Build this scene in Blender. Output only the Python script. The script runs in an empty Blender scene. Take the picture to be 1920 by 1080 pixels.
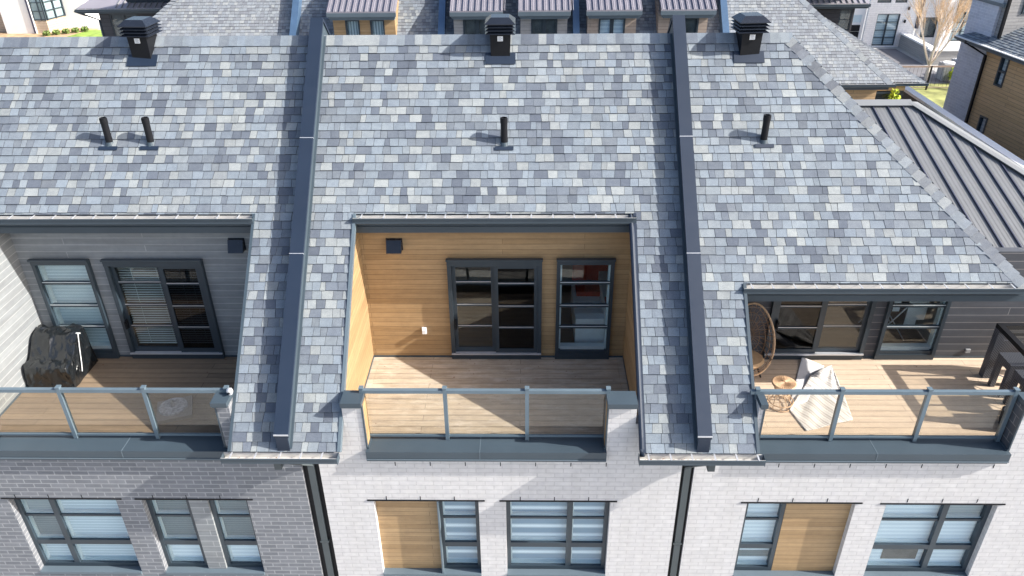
import bpy, math, random
from mathutils import Vector, Matrix
rad = math.radians
scene = bpy.context.scene

# ---------------------------------------------------------------- camera
FOC, PITCH, YAW, ROLL = 1449.93, rad(30.1593), rad(-1.2423), rad(-0.6299)
CAM = Vector((0.1042, -8.7993, 7.3153))
fwv = Vector((math.sin(YAW)*math.cos(PITCH), math.cos(YAW)*math.cos(PITCH), -math.sin(PITCH)))
rv = fwv.cross(Vector((0, 0, 1))).normalized(); uv_ = rv.cross(fwv)
R2 = rv*math.cos(ROLL) + uv_*math.sin(ROLL); U2 = -rv*math.sin(ROLL) + uv_*math.cos(ROLL)
cd = bpy.data.cameras.new('camera'); cam = bpy.data.objects.new('camera', cd)
scene.collection.objects.link(cam)
M = Matrix((R2, U2, -fwv)).transposed().to_4x4(); M.translation = CAM
cam.matrix_world = M
cd.sensor_width = 36; cd.lens = FOC/1920*36; cd.clip_start = 0.1; cd.clip_end = 3000
scene.camera = cam
# ---------------------------------------------------------------- light
SUN = Vector((-0.825, 0.135, -0.548)).normalized()      # direction the light travels
world = bpy.data.worlds.new('World'); scene.world = world; world.use_nodes = True
nt = world.node_tree; nt.nodes.clear()
sky = nt.nodes.new('ShaderNodeTexSky'); sky.sky_type = 'NISHITA'; sky.sun_disc = False
sky.sun_elevation = math.asin(-SUN.z); sky.sun_rotation = math.atan2(-SUN.x, -SUN.y)
sky.air_density = 0.9; sky.dust_density = 3.0; sky.ozone_density = 0.8
bg = nt.nodes.new('ShaderNodeBackground'); bg.inputs[1].default_value = 0.14
wo = nt.nodes.new('ShaderNodeOutputWorld')
nt.links.new(sky.outputs[0], bg.inputs[0]); nt.links.new(bg.outputs[0], wo.inputs[0])
ld = bpy.data.lights.new('sun', 'SUN'); ld.energy = 5.0; ld.angle = rad(0.5); ld.color = (1.0, 0.95, 0.87)
sun = bpy.data.objects.new('sun', ld); scene.collection.objects.link(sun)
sun.rotation_euler = SUN.to_track_quat('-Z', 'Y').to_euler()
scene.view_settings.view_transform = 'Standard'; scene.view_settings.look = 'None'
scene.view_settings.gamma = 1; scene.view_settings.exposure = 0.92

# ---------------------------------------------------------------- helpers
class MB:
    def __init__(s, T=None): s.v = []; s.f = []; s.m = []; s.c = []; s.T = T; s.mi = 0; s.col = None; s.sm = []; s.smooth = False
    def mat(s, i): s.mi = i; return s
    def face(s, pts):
        n = len(s.v)
        for p in pts: s.v.append(tuple(s.T(p)) if s.T else tuple(p))
        s.f.append(tuple(range(n, n+len(pts)))); s.m.append(s.mi); s.c.append(s.col); s.sm.append(s.smooth)
    def prism(s, a, b, cap=True):            # a, b: matching loops
        n = len(a)
        for i in range(n):
            j = (i+1) % n; s.face((a[i], a[j], b[j], b[i]))
        if cap: s.face(list(reversed(a))); s.face(b)
    def box(s, x0, x1, y0, y1, z0, z1):
        a = [(x0, y0, z0), (x1, y0, z0), (x1, y1, z0), (x0, y1, z0)]
        s.prism(a, [(p[0], p[1], z1) for p in a]); return s
    def tube(s, pts, r, n=6, r2=None):
        pts = [Vector(p) for p in pts]; N = len(pts); rings = []
        for i, p in enumerate(pts):
            d = (pts[min(i+1, N-1)] - pts[max(i-1, 0)]).normalized()
            h = Vector((0, 0, 1)) if abs(d.z) < .9 else Vector((1, 0, 0))
            a = d.cross(h).normalized(); b = d.cross(a)
            rr = r if r2 is None else r + (r2-r)*i/(N-1)
            rings.append([p + a*math.cos(2*math.pi*k/n)*rr + b*math.sin(2*math.pi*k/n)*rr for k in range(n)])
        o = s.smooth; s.smooth = n > 5
        for i in range(N-1):
            for k in range(n):
                l = (k+1) % n; s.face((rings[i][k], rings[i+1][k], rings[i+1][l], rings[i][l]))
        s.smooth = o
        s.face(rings[0]); s.face(list(reversed(rings[-1])))
        return s
    def rings(s, R, closed=False, capb=True, capt=True):
        o = s.smooth; s.smooth = True
        for i in range(len(R)-1):
            n = len(R[i])
            for k in range(n):
                l = (k+1) % n; s.face((R[i][k], R[i][l], R[i+1][l], R[i+1][k]))
        s.smooth = o
        if capb: s.face(list(reversed(R[0])))
        if capt: s.face(R[-1])
        return s
def circ(cx, cy, z, r, n=20): return [(cx+r*math.cos(2*math.pi*k/n), cy+r*math.sin(2*math.pi*k/n), z) for k in range(n)]

ROOT = {}
def thing(name, label, cat, loc=(0, 0, 0), group=None, kind=None):
    o = bpy.data.objects.new(name, None); scene.collection.objects.link(o)
    o.location = loc; o['label'] = label; o['category'] = cat; o.empty_display_size = .2
    if group: o['group'] = group
    ROOT[o.name] = Vector(loc); return o
def part(mb, name, mats, parent=None, label=None, weld=False):
    me = bpy.data.meshes.new(name)
    loc = ROOT.get(parent.name, Vector((0, 0, 0))) if parent else Vector((0, 0, 0))
    me.from_pydata([(v[0]-loc.x, v[1]-loc.y, v[2]-loc.z) for v in mb.v], [], mb.f)
    for m in (mats if isinstance(mats, (list, tuple)) else [mats]): me.materials.append(m)
    me.polygons.foreach_set('material_index', mb.m); me.polygons.foreach_set('use_smooth', mb.sm)
    if any(c is not None for c in mb.c):
        at = me.color_attributes.new('tone', 'FLOAT_COLOR', 'CORNER'); buf = []
        for f, c in zip(mb.f, mb.c):
            c = c or (.5, .5, .5); buf += [c[0], c[1], c[2], 1.0]*len(f)
        at.data.foreach_set('color', buf)
    if weld:
        import bmesh
        bm = bmesh.new(); bm.from_mesh(me); bmesh.ops.remove_doubles(bm, verts=bm.verts, dist=1e-4); bm.to_mesh(me); bm.free()
    me.update()
    o = bpy.data.objects.new(name, me); scene.collection.objects.link(o)
    if parent: o.parent = parent; ROOT[o.name] = loc
    if label: o['label'] = label
    return o
def single(mb, name, mats, label, cat, group=None, weld=False):
    # a thing that is one mesh, origin at its base
    xs = [v[0] for v in mb.v]; ys = [v[1] for v in mb.v]; zs = [v[2] for v in mb.v]
    b = Vector(((min(xs)+max(xs))/2, (min(ys)+max(ys))/2, min(zs)))
    mb.v = [(v[0]-b.x, v[1]-b.y, v[2]-b.z) for v in mb.v]
    o = part(mb, name, mats, weld=weld); o.location = b; o['label'] = label; o['category'] = cat
    if group: o['group'] = group
    return o
def struct(mb, name, mats):
    o = part(mb, name, mats); o['kind'] = 'structure'; return o
def cp(o, loc, label=None, group=None):
    c = o.copy(); scene.collection.objects.link(c); c.location = loc; c['label'] = label or o['label']
    if group: c['group'] = group
    for ch in list(o.children):
        d = ch.copy(); scene.collection.objects.link(d); d.parent = c
        for g in list(ch.children):
            e = g.copy(); scene.collection.objects.link(e); e.parent = d
    return c

# ---------------------------------------------------------------- materials
def nmat(name):
    m = bpy.data.materials.new(name); m.use_nodes = True; t = m.node_tree
    b = t.nodes['Principled BSDF']; return m, t, b
def N(t, ty, **k):
    n = t.nodes.new(ty)
    for a, b in k.items(): setattr(n, a, b)
    return n
def math_(t, op, a, b=None):
    n = N(t, 'ShaderNodeMath', operation=op)
    for i, x in enumerate((a, b)):
        if x is None: continue
        if isinstance(x, (int, float)): n.inputs[i].default_value = x
        else: t.links.new(x, n.inputs[i])
    return n.outputs[0]
def mix(t, fac, a, b, blend='MIX'):
    n = N(t, 'ShaderNodeMix', data_type='RGBA', blend_type=blend)
    for i, x in ((0, fac), (6, a), (7, b)):
        if isinstance(x, (int, float)): n.inputs[i].default_value = x
        elif isinstance(x, tuple): n.inputs[i].default_value = (*x[:3], 1)
        else: t.links.new(x, n.inputs[i])
    return n.outputs[2]
def pos(t):
    g = N(t, 'ShaderNodeNewGeometry'); s = N(t, 'ShaderNodeSeparateXYZ'); t.links.new(g.outputs['Position'], s.inputs[0]); return g.outputs['Position'], s
def vec(t, x, y, z=0.0):
    c = N(t, 'ShaderNodeCombineXYZ')
    for i, q in enumerate((x, y, z)):
        if isinstance(q, (int, float)): c.inputs[i].default_value = q
        else: t.links.new(q, c.inputs[i])
    return c.outputs[0]
def noise(t, v, sc, det=3.0, rough=.5):
    n = N(t, 'ShaderNodeTexNoise'); n.inputs['Scale'].default_value = sc; n.inputs['Detail'].default_value = det; n.inputs['Roughness'].default_value = rough
    t.links.new(v, n.inputs['Vector']); return n.outputs['Fac']
def ramp(t, f, a, b):
    n = N(t, 'ShaderNodeMapRange'); n.inputs['From Min'].default_value = a; n.inputs['From Max'].default_value = b; t.links.new(f, n.inputs['Value']); return n.outputs[0]
def bump(t, b, h, st=.3, d=.01):
    n = N(t, 'ShaderNodeBump'); n.inputs['Strength'].default_value = st; n.inputs['Distance'].default_value = d
    t.links.new(h, n.inputs['Height']); t.links.new(n.outputs[0], b.inputs['Normal'])
def sc3(c, k): return tuple(min(1, x*k) for x in c)
def plain(name, c, rough=.5, metal=0.0, var=.08, nsc=3.0, bmp=0.0, spec=.5, bsc=40):
    m, t, b = nmat(name); p, s = pos(t)
    f = noise(t, p, nsc, 5)
    t.links.new(mix(t, ramp(t, f, .3, .7), sc3(c, 1-var), sc3(c, 1+var)), b.inputs['Base Color'])
    f2 = noise(t, p, nsc*4, 3)
    mr = N(t, 'ShaderNodeMapRange'); t.links.new(f2, mr.inputs[0]); mr.inputs[3].default_value = max(.02, rough-.07); mr.inputs[4].default_value = min(1, rough+.07)
    t.links.new(mr.outputs[0], b.inputs['Roughness'])
    b.inputs['Metallic'].default_value = metal; b.inputs['Specular IOR Level'].default_value = spec
    if bmp: bump(t, b, noise(t, p, bsc, 3), bmp, .01)
    return m
def brick(name, c1, c2, mortar, bw=.267, bh=.089, ms=.008, rough=.85, off=.5, streak=0.0, bst=.5, smooth=.1, horiz=False, stain=0.0, wear=0.0, bias=0.0):
    m, t, b = nmat(name); p, s = pos(t)
    if horiz: v = vec(t, s.outputs[0], s.outputs[1])
    else: v = vec(t, math_(t, 'ADD', s.outputs[0], s.outputs[1]), s.outputs[2])
    k = N(t, 'ShaderNodeTexBrick'); k.offset = off; k.squash = 1
    t.links.new(v, k.inputs['Vector'])
    k.inputs['Color1'].default_value = (*c1, 1); k.inputs['Color2'].default_value = (*c2, 1); k.inputs['Mortar'].default_value = (*mortar, 1)
    k.inputs['Scale'].default_value = 1; k.inputs['Mortar Size'].default_value = ms; k.inputs['Mortar Smooth'].default_value = smooth
    k.inputs['Brick Width'].default_value = bw; k.inputs['Row Height'].default_value = bh; k.inputs['Bias'].default_value = bias
    col = k.outputs['Color']
    sv = N(t, 'ShaderNodeMapping'); t.links.new(v, sv.inputs[0]); sv.inputs['Scale'].default_value = (1.6, 34, 1)
    g = noise(t, sv.outputs[0], 1.0, 6, .65)
    if streak: col = mix(t, ramp(t, g, .25, .75), mix(t, streak, col, sc3(c1, .45)), mix(t, streak*.6, col, sc3(c2, 1.45)))
    if streak:
        s2 = N(t, 'ShaderNodeMapping'); t.links.new(v, s2.inputs[0]); s2.inputs['Scale'].default_value = (.9, 10.4, 1)
        g2 = noise(t, s2.outputs[0], 1.0, 5, .6); col = mix(t, ramp(t, g2, .38, .66), mix(t, 1.0, col, (.89, .875, .86), 'MULTIPLY'), mix(t, 1.0, col, (1.06, 1.055, 1.04), 'MULTIPLY'))
    else:
        s2 = N(t, 'ShaderNodeMapping'); t.links.new(v, s2.inputs[0]); s2.inputs['Scale'].default_value = (3.2, .5, 1)
        g2 = noise(t, s2.outputs[0], 1.0, 6, .65); col = mix(t, ramp(t, g2, .40, .72), col, mix(t, 1.0, col, (.955, .95, .94), 'MULTIPLY'))
        g3 = noise(t, p, 4.5, 2, .5); col = mix(t, ramp(t, g3, .42, .6), col, mix(t, 1.0, col, (1.025, 1.025, 1.03), 'MULTIPLY'))
    f = noise(t, p, 9, 5, .6)
    col = mix(t, ramp(t, f, .3, .7), mix(t, 1.0, col, (.88, .88, .9), 'MULTIPLY'), col)
    if stain:
        f3 = noise(t, p, 1.3, 6, .65)
        col = mix(t, math_(t, 'MULTIPLY', ramp(t, f3, .42, .68), stain), col, sc3(mortar, 1.0))
    if wear:
        wm = N(t, 'ShaderNodeMapping'); t.links.new(v, wm.inputs[0]); wm.inputs['Scale'].default_value = (1.1, 3.2, 1)
        f4 = noise(t, wm.outputs[0], 1.5, 8, .7); col = mix(t, math_(t, 'MULTIPLY', ramp(t, f4, .48, .72), wear), col, (.68, .63, .56))
        f5 = noise(t, wm.outputs[0], 2.3, 6, .7); col = mix(t, math_(t, 'MULTIPLY', ramp(t, f5, .5, .75), wear*.8), col, (.20, .15, .11))
    t.links.new(col, b.inputs['Base Color']); b.inputs['Roughness'].default_value = rough
    h = math_(t, 'ADD', math_(t, 'SUBTRACT', 1.0, k.outputs['Fac']), math_(t, 'MULTIPLY', noise(t, p, 60, 3), .25))
    bump(t, b, h, bst, .012)
    return m
def shingle_mat(name):
    m, t, b = nmat(name); p, s = pos(t)
    a = N(t, 'ShaderNodeVertexColor', layer_name='tone')
    n1 = noise(t, p, 150, 2, .7); n2 = noise(t, p, 11, 4, .6); n3 = noise(t, p, .8, 4)
    c = mix(t, ramp(t, n1, .3, .7), mix(t, 1.0, a.outputs[0], (.66, .66, .68), 'MULTIPLY'), mix(t, 1.0, a.outputs[0], (1.28, 1.28, 1.26), 'MULTIPLY'))
    c = mix(t, ramp(t, n2, .35, .68), mix(t, 1.0, c, (.84, .85, .88), 'MULTIPLY'), c)
    c = mix(t, ramp(t, n3, .3, .7), mix(t, 1.0, c, (.93, .93, .95), 'MULTIPLY'), c)
    sv = vec(t, math_(t, 'MULTIPLY', s.outputs[0], 2.6), math_(t, 'MULTIPLY', s.outputs[1], .35)); n4 = noise(t, sv, 1.0, 6, .65)
    c = mix(t, ramp(t, n4, .52, .75), c, mix(t, 1.0, c, (.84, .84, .83), 'MULTIPLY'))
    t.links.new(c, b.inputs['Base Color']); b.inputs['Roughness'].default_value = .9
    bump(t, b, n1, .5, .004); return m
def glass_mat(name, tint=(.86, .94, .95), gloss=1.0, ior=1.5):
    m, t, b = nmat(name); t.nodes.remove(b); out = t.nodes['Material Output']
    ge = N(t, 'ShaderNodeNewGeometry'); dp = N(t, 'ShaderNodeVectorMath', operation='DOT_PRODUCT')
    t.links.new(ge.outputs['Normal'], dp.inputs[0]); t.links.new(ge.outputs['Incoming'], dp.inputs[1])
    om = math_(t, 'SUBTRACT', 1.0, math_(t, 'ABSOLUTE', dp.outputs['Value']))
    frs = math_(t, 'ADD', .045, math_(t, 'MULTIPLY', .955, math_(t, 'POWER', om, 5.0)))
    tr = N(t, 'ShaderNodeBsdfTransparent'); tr.inputs[0].default_value = (*tint, 1)
    gl = N(t, 'ShaderNodeBsdfGlossy'); gl.inputs['Roughness'].default_value = .01
    p, s = pos(t); bn = N(t, 'ShaderNodeBump'); bn.inputs['Strength'].default_value = .08; bn.inputs['Distance'].default_value = .02
    t.links.new(noise(t, p, 1.7, 2), bn.inputs['Height']); t.links.new(bn.outputs[0], gl.inputs['Normal'])
    mx = N(t, 'ShaderNodeMixShader'); t.links.new(math_(t, 'MINIMUM', math_(t, 'MULTIPLY', frs, gloss), 1.0), mx.inputs[0])
    t.links.new(tr.outputs[0], mx.inputs[1]); t.links.new(gl.outputs[0], mx.inputs[2]); t.links.new(mx.outputs[0], out.inputs[0])
    return m
def stripes(name, c1, c2, period, duty, rough=.6, axis=2, soft=.1):
    m, t, b = nmat(name); p, s = pos(t)
    z = s.outputs[axis]
    f = math_(t, 'FRACT', math_(t, 'DIVIDE', math_(t, 'ADD', z, 50.0), period))
    mr = N(t, 'ShaderNodeMapRange', interpolation_type='SMOOTHSTEP'); t.links.new(math_(t, 'ABSOLUTE', math_(t, 'SUBTRACT', f, .5)), mr.inputs[0])
    mr.inputs[1].default_value = duty/2-soft/2; mr.inputs[2].default_value = duty/2+soft/2
    t.links.new(mix(t, mr.outputs[0], c2, c1), b.inputs['Base Color']); b.inputs['Roughness'].default_value = rough
    return m

m_shingle = shingle_mat('asphalt_shingle')
m_brick_w = brick('white_brick', (.635, .628, .625), (.60, .593, .592), (.52, .513, .515), ms=.0075, bst=.55)
m_brick_g = brick('grey_brick', (.205, .218, .240), (.158, .170, .190), (.30, .31, .325), ms=.010, bst=.5, stain=0)
m_cedar = brick('cedar_siding', (.50, .345, .185), (.36, .235, .115), (.19, .12, .065), bw=3.66, bh=.0955, ms=.0045, rough=.6, off=.37, streak=.5, bst=.4)
m_sid_g = brick('grey_siding', (.265, .288, .305), (.215, .235, .253), (.38, .40, .41), bw=3.66, bh=.127, ms=.008, rough=.7, off=.37, streak=.22, bst=.3)
m_sid_d = brick('dark_siding', (.082, .090, .108), (.064, .071, .088), (.30, .29, .29), bw=3.66, bh=.15, ms=.006, rough=.65, off=.37, streak=.3, bst=.3)
m_sid_c = brick('charcoal_siding', (.075, .075, .085), (.06, .06, .07), (.035, .035, .04), bw=3.6, bh=.17, ms=.010, rough=.7, off=.37, streak=.25)
m_sid_b = brick('beige_siding', (.42, .34, .28), (.38, .31, .26), (.22, .18, .15), bw=3.6, bh=.13, ms=.008, rough=.7, off=.37, streak=.12)
m_sid_l = brick('light_grey_siding', (.36, .36, .36), (.32, .32, .325), (.2, .2, .21), bw=3.6, bh=.13, ms=.008, rough=.7, off=.37, streak=.12)
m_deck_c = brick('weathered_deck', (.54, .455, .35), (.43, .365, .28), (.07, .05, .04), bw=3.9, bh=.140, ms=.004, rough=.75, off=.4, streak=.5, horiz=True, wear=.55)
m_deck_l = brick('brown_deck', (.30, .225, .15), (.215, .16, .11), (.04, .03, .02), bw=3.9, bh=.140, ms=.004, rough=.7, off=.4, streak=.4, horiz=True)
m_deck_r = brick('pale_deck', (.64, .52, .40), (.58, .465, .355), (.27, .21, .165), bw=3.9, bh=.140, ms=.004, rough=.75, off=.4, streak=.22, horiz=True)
m_slate = plain('slate_metal', (.047, .068, .088), .42, .0, .06, 2)
m_slate_l = plain('slate_metal_light', (.10, .135, .165), .45, .0, .05, 2)
m_navy = plain('navy_cap_metal', (.013, .024, .047), .5, .05, .06, 1.2)
m_frame = plain('window_frame_metal', (.030, .045, .060), .35, 0, .05, 3)
m_rail = plain('rail_metal', (.13, .18, .22), .38, .2, .06, 3)
m_black = plain('black_metal', (.008, .009, .012), .5, 0, .1, 5, spec=.2)
m_blackr = plain('black_metal_gloss', (.022, .028, .042), .25, .3, .1, 5)
m_gin = plain('gutter_inside_metal', (.60, .59, .57), .5, .0, .10, 6)
m_alu = plain('aluminium', (.6, .62, .66), .35, .5, .05, 6)
m_leaf = plain('dry_leaf', (.16, .07, .04), .9, 0, .3, 30)
def plastic():
    m, t, b = nmat('grill_cover_plastic'); p, s = pos(t)
    b.inputs['Base Color'].default_value = (.008, .010, .012, 1); b.inputs['Roughness'].default_value = .26; b.inputs['IOR'].default_value = 1.65
    mp_ = N(t, 'ShaderNodeMapping'); t.links.new(p, mp_.inputs[0]); mp_.inputs['Scale'].default_value = (1, 1, .6)
    n1 = noise(t, mp_.outputs[0], 3.2, 1.5, .5); rd = math_(t, 'POWER', math_(t, 'SUBTRACT', 1.0, math_(t, 'ABSOLUTE', math_(t, 'SUBTRACT', math_(t, 'MULTIPLY', n1, 4.0), 2.0))), 2.0)
    n2 = noise(t, mp_.outputs[0], 9.0, 2, .5); r2 = math_(t, 'ABSOLUTE', math_(t, 'SUBTRACT', math_(t, 'MULTIPLY', n2, 2.0), 1.0))
    bump(t, b, math_(t, 'ADD', rd, math_(t, 'MULTIPLY', r2, .3)), .8, .05); return m
m_plas = plastic()
m_white = plain('white_paint', (.78, .79, .80), .5, 0, .04, 4)
m_pvc = plain('pale_window_frame', (.62, .68, .70), .45, 0, .04, 4)
m_glass = glass_mat('window_glass', (.92, .97, .98), 1.5)
m_glass_b = glass_mat('tinted_window_glass', (.93, .98, 1.0), 1.4)
m_gdark = glass_mat('screened_glass', (.42, .45, .48), .8)
m_grail = glass_mat('rail_glass', (.91, .90, .87), 1.2)
m_blind = stripes('closed_blind', (.93, .965, .985), (.50, .60, .66), .062, .86, soft=.12)
m_blind2 = stripes('pleated_blind', (.92, .955, .975), (.66, .74, .80), .085, .6, soft=.7)
m_zebra = stripes('zebra_blind', (.95, .975, .99), (.24, .34, .44), .205, .66, soft=.28)
m_slat = plain('blind_slat', (.62, .64, .62), .5)
m_dim = stripes('shaded_blind', (.16, .20, .22), (.11, .14, .16), .05, .7, soft=.3)
m_inn0 = plain('unlit_room_sheet', (.06, .055, .05), .8, 0, .6, 4)  # flat dark sheet colour standing in for the unlit room
m_room = plain('room_wall', (.32, .30, .28), .8, 0, .05)
m_floor = brick('room_floor', (.16, .10, .06), (.12, .08, .05), (.03, .02, .01), bw=1.2, bh=.12, horiz=True, rough=.4, ms=.003, streak=.2)
m_sofa = plain('white_sofa_fabric', (.88, .89, .89), .8, 0, .05, 8)
m_red = plain('red_fabric', (.45, .05, .02), .8, 0, .2, 8)
m_rattan = plain('natural_rattan', (.50, .33, .20), .6, 0, .25, 25)
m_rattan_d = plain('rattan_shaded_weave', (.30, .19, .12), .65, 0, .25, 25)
m_cush = plain('tan_cushion', (.42, .28, .16), .85, 0, .1, 12)
m_seam = plain('standing_seam_metal', (.165, .172, .182), .5, 0, .05, 1.5)
m_seam_p = plain('dormer_roof_metal', (.30, .285, .32), .45, .2, .06, 1.5)
m_seam_d = plain('seam_shade_and_pipe_metal', (.045, .05, .085), .45, .3, .06, 2)  # dark blue stands in for the seams' shadow side; also on downspouts
m_capm = plain('ridge_cap_metal', (.19, .20, .21), .55, 0, .04, 1)
m_conc = plain('concrete_paving', (.42, .42, .41), .9, 0, .12, .35)
m_asph = plain('asphalt', (.10, .10, .11), .9, 0, .15, 1.2)
m_lawn = plain('lawn_grass', (.20, .30, .045), .95, 0, .35, 1.6, bmp=.6, bsc=18)
m_lawn2 = plain('patchy_grass', (.25, .26, .09), .95, 0, .55, 1.1, bmp=.6, bsc=12)
m_dirt = plain('bark_mulch', (.42, .29, .17), .95, 0, .3, 2.5, bmp=.5, bsc=14)
m_bark = plain('pale_bark', (.62, .54, .47), .8, 0, .2, 12)
m_bud = plain('spring_buds', (.56, .40, .25), .8, 0, .35, 3)
m_yel = plain('forsythia_bloom', (.75, .52, .02), .8, 0, .3, 5)
m_grn = plain('hedge_leaf', (.14, .20, .05), .8, 0, .4, 5)
m_lime = plain('lime_leaf', (.42, .50, .04), .8, 0, .3, 5)
m_stucco = plain('white_stucco', (.84, .83, .83), .9, 0, .03, .8)
m_wbrick_far = brick('far_white_brick', (.90, .89, .88), (.86, .85, .85), (.74, .73, .74), bw=.5, bh=.16, ms=.012)
m_gbrick_far = brick('pale_blue_grey_brick', (.56, .59, .68), (.48, .51, .60), (.64, .66, .72), bw=.36, bh=.12, ms=.01, stain=.25)
m_tan = brick('tan_board_siding', (.70, .47, .26), (.63, .42, .22), (.33, .23, .14), bw=3.6, bh=.15, ms=.009, rough=.7, off=.37, streak=.15)
m_taupe = brick('taupe_boards', (.50, .40, .31), (.45, .36, .28), (.3, .24, .18), bw=3, bh=.2, ms=.012, off=.37)
m_pot = plain('black_planter', (.02, .02, .024), .5, 0, .1, 5)
m_grey = plain('grey_cloth', (.30, .31, .33), .9, 0, .3, 20)
m_rug_b = plain('rug_underside', (.70, .70, .72), .95, 0, .04, 6)
# ---------------------------------------------------------------- roof frame of the near row
PH = rad(43.7877); YE, ZE, LS = -.35, -.3446, 6.9
CP, SP = math.cos(PH), math.sin(PH)
def RP(x, s, h=0.0): return (x, YE + s*CP - h*SP, ZE + s*SP + h*CP)
def clip(poly, reg):
    out = poly
    for i in range(len(reg)):
        a, b = reg[i], reg[(i+1) % len(reg)]; inp, out = out, []
        if not inp: return []
        side = lambda p: (b[0]-a[0])*(p[1]-a[1]) - (b[1]-a[1])*(p[0]-a[0])
        for j in range(len(inp)):
            p, q = inp[j], inp[(j+1) % len(inp)]; sp, sq = side(p), side(q)
            if sp >= 0: out.append(p)
            if (sp > 0 > sq) or (sp < 0 < sq):
                k = sp/(sp-sq); out.append((p[0]+(q[0]-p[0])*k, p[1]+(q[1]-p[1])*k))
    return out
TONES = ((.292, .318, .322), (.205, .245, .284), (.172, .200, .230), (.104, .124, .158), (.140, .165, .200), (.238, .274, .302))
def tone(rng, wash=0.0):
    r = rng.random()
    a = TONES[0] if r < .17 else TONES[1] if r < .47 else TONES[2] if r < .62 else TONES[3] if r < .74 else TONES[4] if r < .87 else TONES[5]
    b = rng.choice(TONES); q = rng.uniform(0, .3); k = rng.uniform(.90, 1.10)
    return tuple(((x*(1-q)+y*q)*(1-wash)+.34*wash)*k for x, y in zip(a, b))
def shingles(mb, regs, mp, s0, s1, xa, xb, seed, ex=.143, wash=0.0):
    rng = random.Random(seed); n0 = int(s0/ex); n1 = int(math.ceil(s1/ex))
    for c in range(n0, n1):
        x = xa - rng.random()*.3; sa, sb = c*ex, c*ex+ex; sk = rng.uniform(-.01, .01)
        prev = 0
        while x < xb:
            w = rng.choice((.085, .11, .13, .145, .16, .175, .19, .23)); up = rng.choice((0, 0, .004)); sl = rng.uniform(-.016, .016)
            drop = rng.uniform(-.004, .002)
            mb.col = tone(rng, wash)
            poly = [(x, sa+drop), (x+w, sa+drop), (x+w+sl, sb), (x+prev, sb)]; prev = sl
            for rg in regs:
                q = clip(poly, rg)
                if len(q) < 3: continue
                hh = lambda s: .004 + up + .013*max(0, 1-(s-sa)/ex)
                top = [mp(a, b, hh(b)) for a, b in q]; bot = [mp(a, b, -.003) for a, b in q]
                tc = mb.col; mb.face(top); mb.col = (.06, .068, .08)  # dark cut edges, also standing in for the shadow line under each course
                for i in range(len(q)):
                    j = (i+1) % len(q); mb.face((bot[i], bot[j], top[j], top[i]))
                mb.col = tc
            x += w + .005
    mb.col = None
def slab(mb, regs, mp, th=.055):
    for rg in regs:
        mb.prism([mp(a, b, -th) for a, b in rg], [mp(a, b, -.004) for a, b in rg])
def rect(a, b, c, d): return [(a, c), (b, c), (b, d), (a, d)]
P1, P2 = -3.41, 2.63
XL0, XL1, XC0, XC1, XR0 = -8.50, -4.215, -2.605, 1.792, 3.432
SH, SH2 = 3.688, 2.545
RX = 4.557; HX, HS = 7.66, SH2
def reg_l(): return [rect(-11, P1, SH, LS), rect(XL1, P1, 0, SH), rect(-11, XL0, 0, SH)]
def reg_c(): return [rect(P1, P2, SH, LS), rect(P1, XC0, 0, SH), rect(XC1, P2, 0, SH)]
def reg_r(): return [rect(P2, XR0, 0, SH2), [(P2, SH2), (HX, SH2), (RX, LS), (P2, LS)]]

# ---------------------------------------------------------------- generic building helpers
def wallgrid(mb, x0, x1, z0, z1, y0, y1, holes, top=None):
    """wall in the xz plane with rectangular holes; outer faces and reveals only"""
    xs = sorted({x0, x1, *[h[0] for h in holes], *[h[1] for h in holes]}); zs = sorted({z0, z1, *[h[2] for h in holes], *[h[3] for h in holes]})
    xs = [x for x in xs if x0 <= x <= x1]; zs = [z for z in zs if z0 <= z <= z1]
    def solid(i, j):
        if i < 0 or j < 0 or i >= len(xs)-1 or j >= len(zs)-1: return False
        cx, cz = (xs[i]+xs[i+1])/2, (zs[j]+zs[j+1])/2
        return not any(h[0] < cx < h[1] and h[2] < cz < h[3] for h in holes)
    for i in range(len(xs)-1):
        for j in range(len(zs)-1):
            if not solid(i, j): continue
            a, b, c, d = xs[i], xs[i+1], zs[j], zs[j+1]
            mb.face(((a, y0, c), (b, y0, c), (b, y0, d), (a, y0, d))); mb.face(((b, y1, c), (a, y1, c), (a, y1, d), (b, y1, d)))
            if not solid(i-1, j): mb.face(((a, y1, c), (a, y0, c), (a, y0, d), (a, y1, d)))
            if not solid(i+1, j): mb.face(((b, y0, c), (b, y1, c), (b, y1, d), (b, y0, d)))
            if not solid(i, j-1): mb.face(((a, y1, c), (b, y1, c), (b, y0, c), (a, y0, c)))
            if not solid(i, j+1): mb.face(((a, y0, d), (b, y0, d), (b, y1, d), (a, y1, d)))
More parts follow.
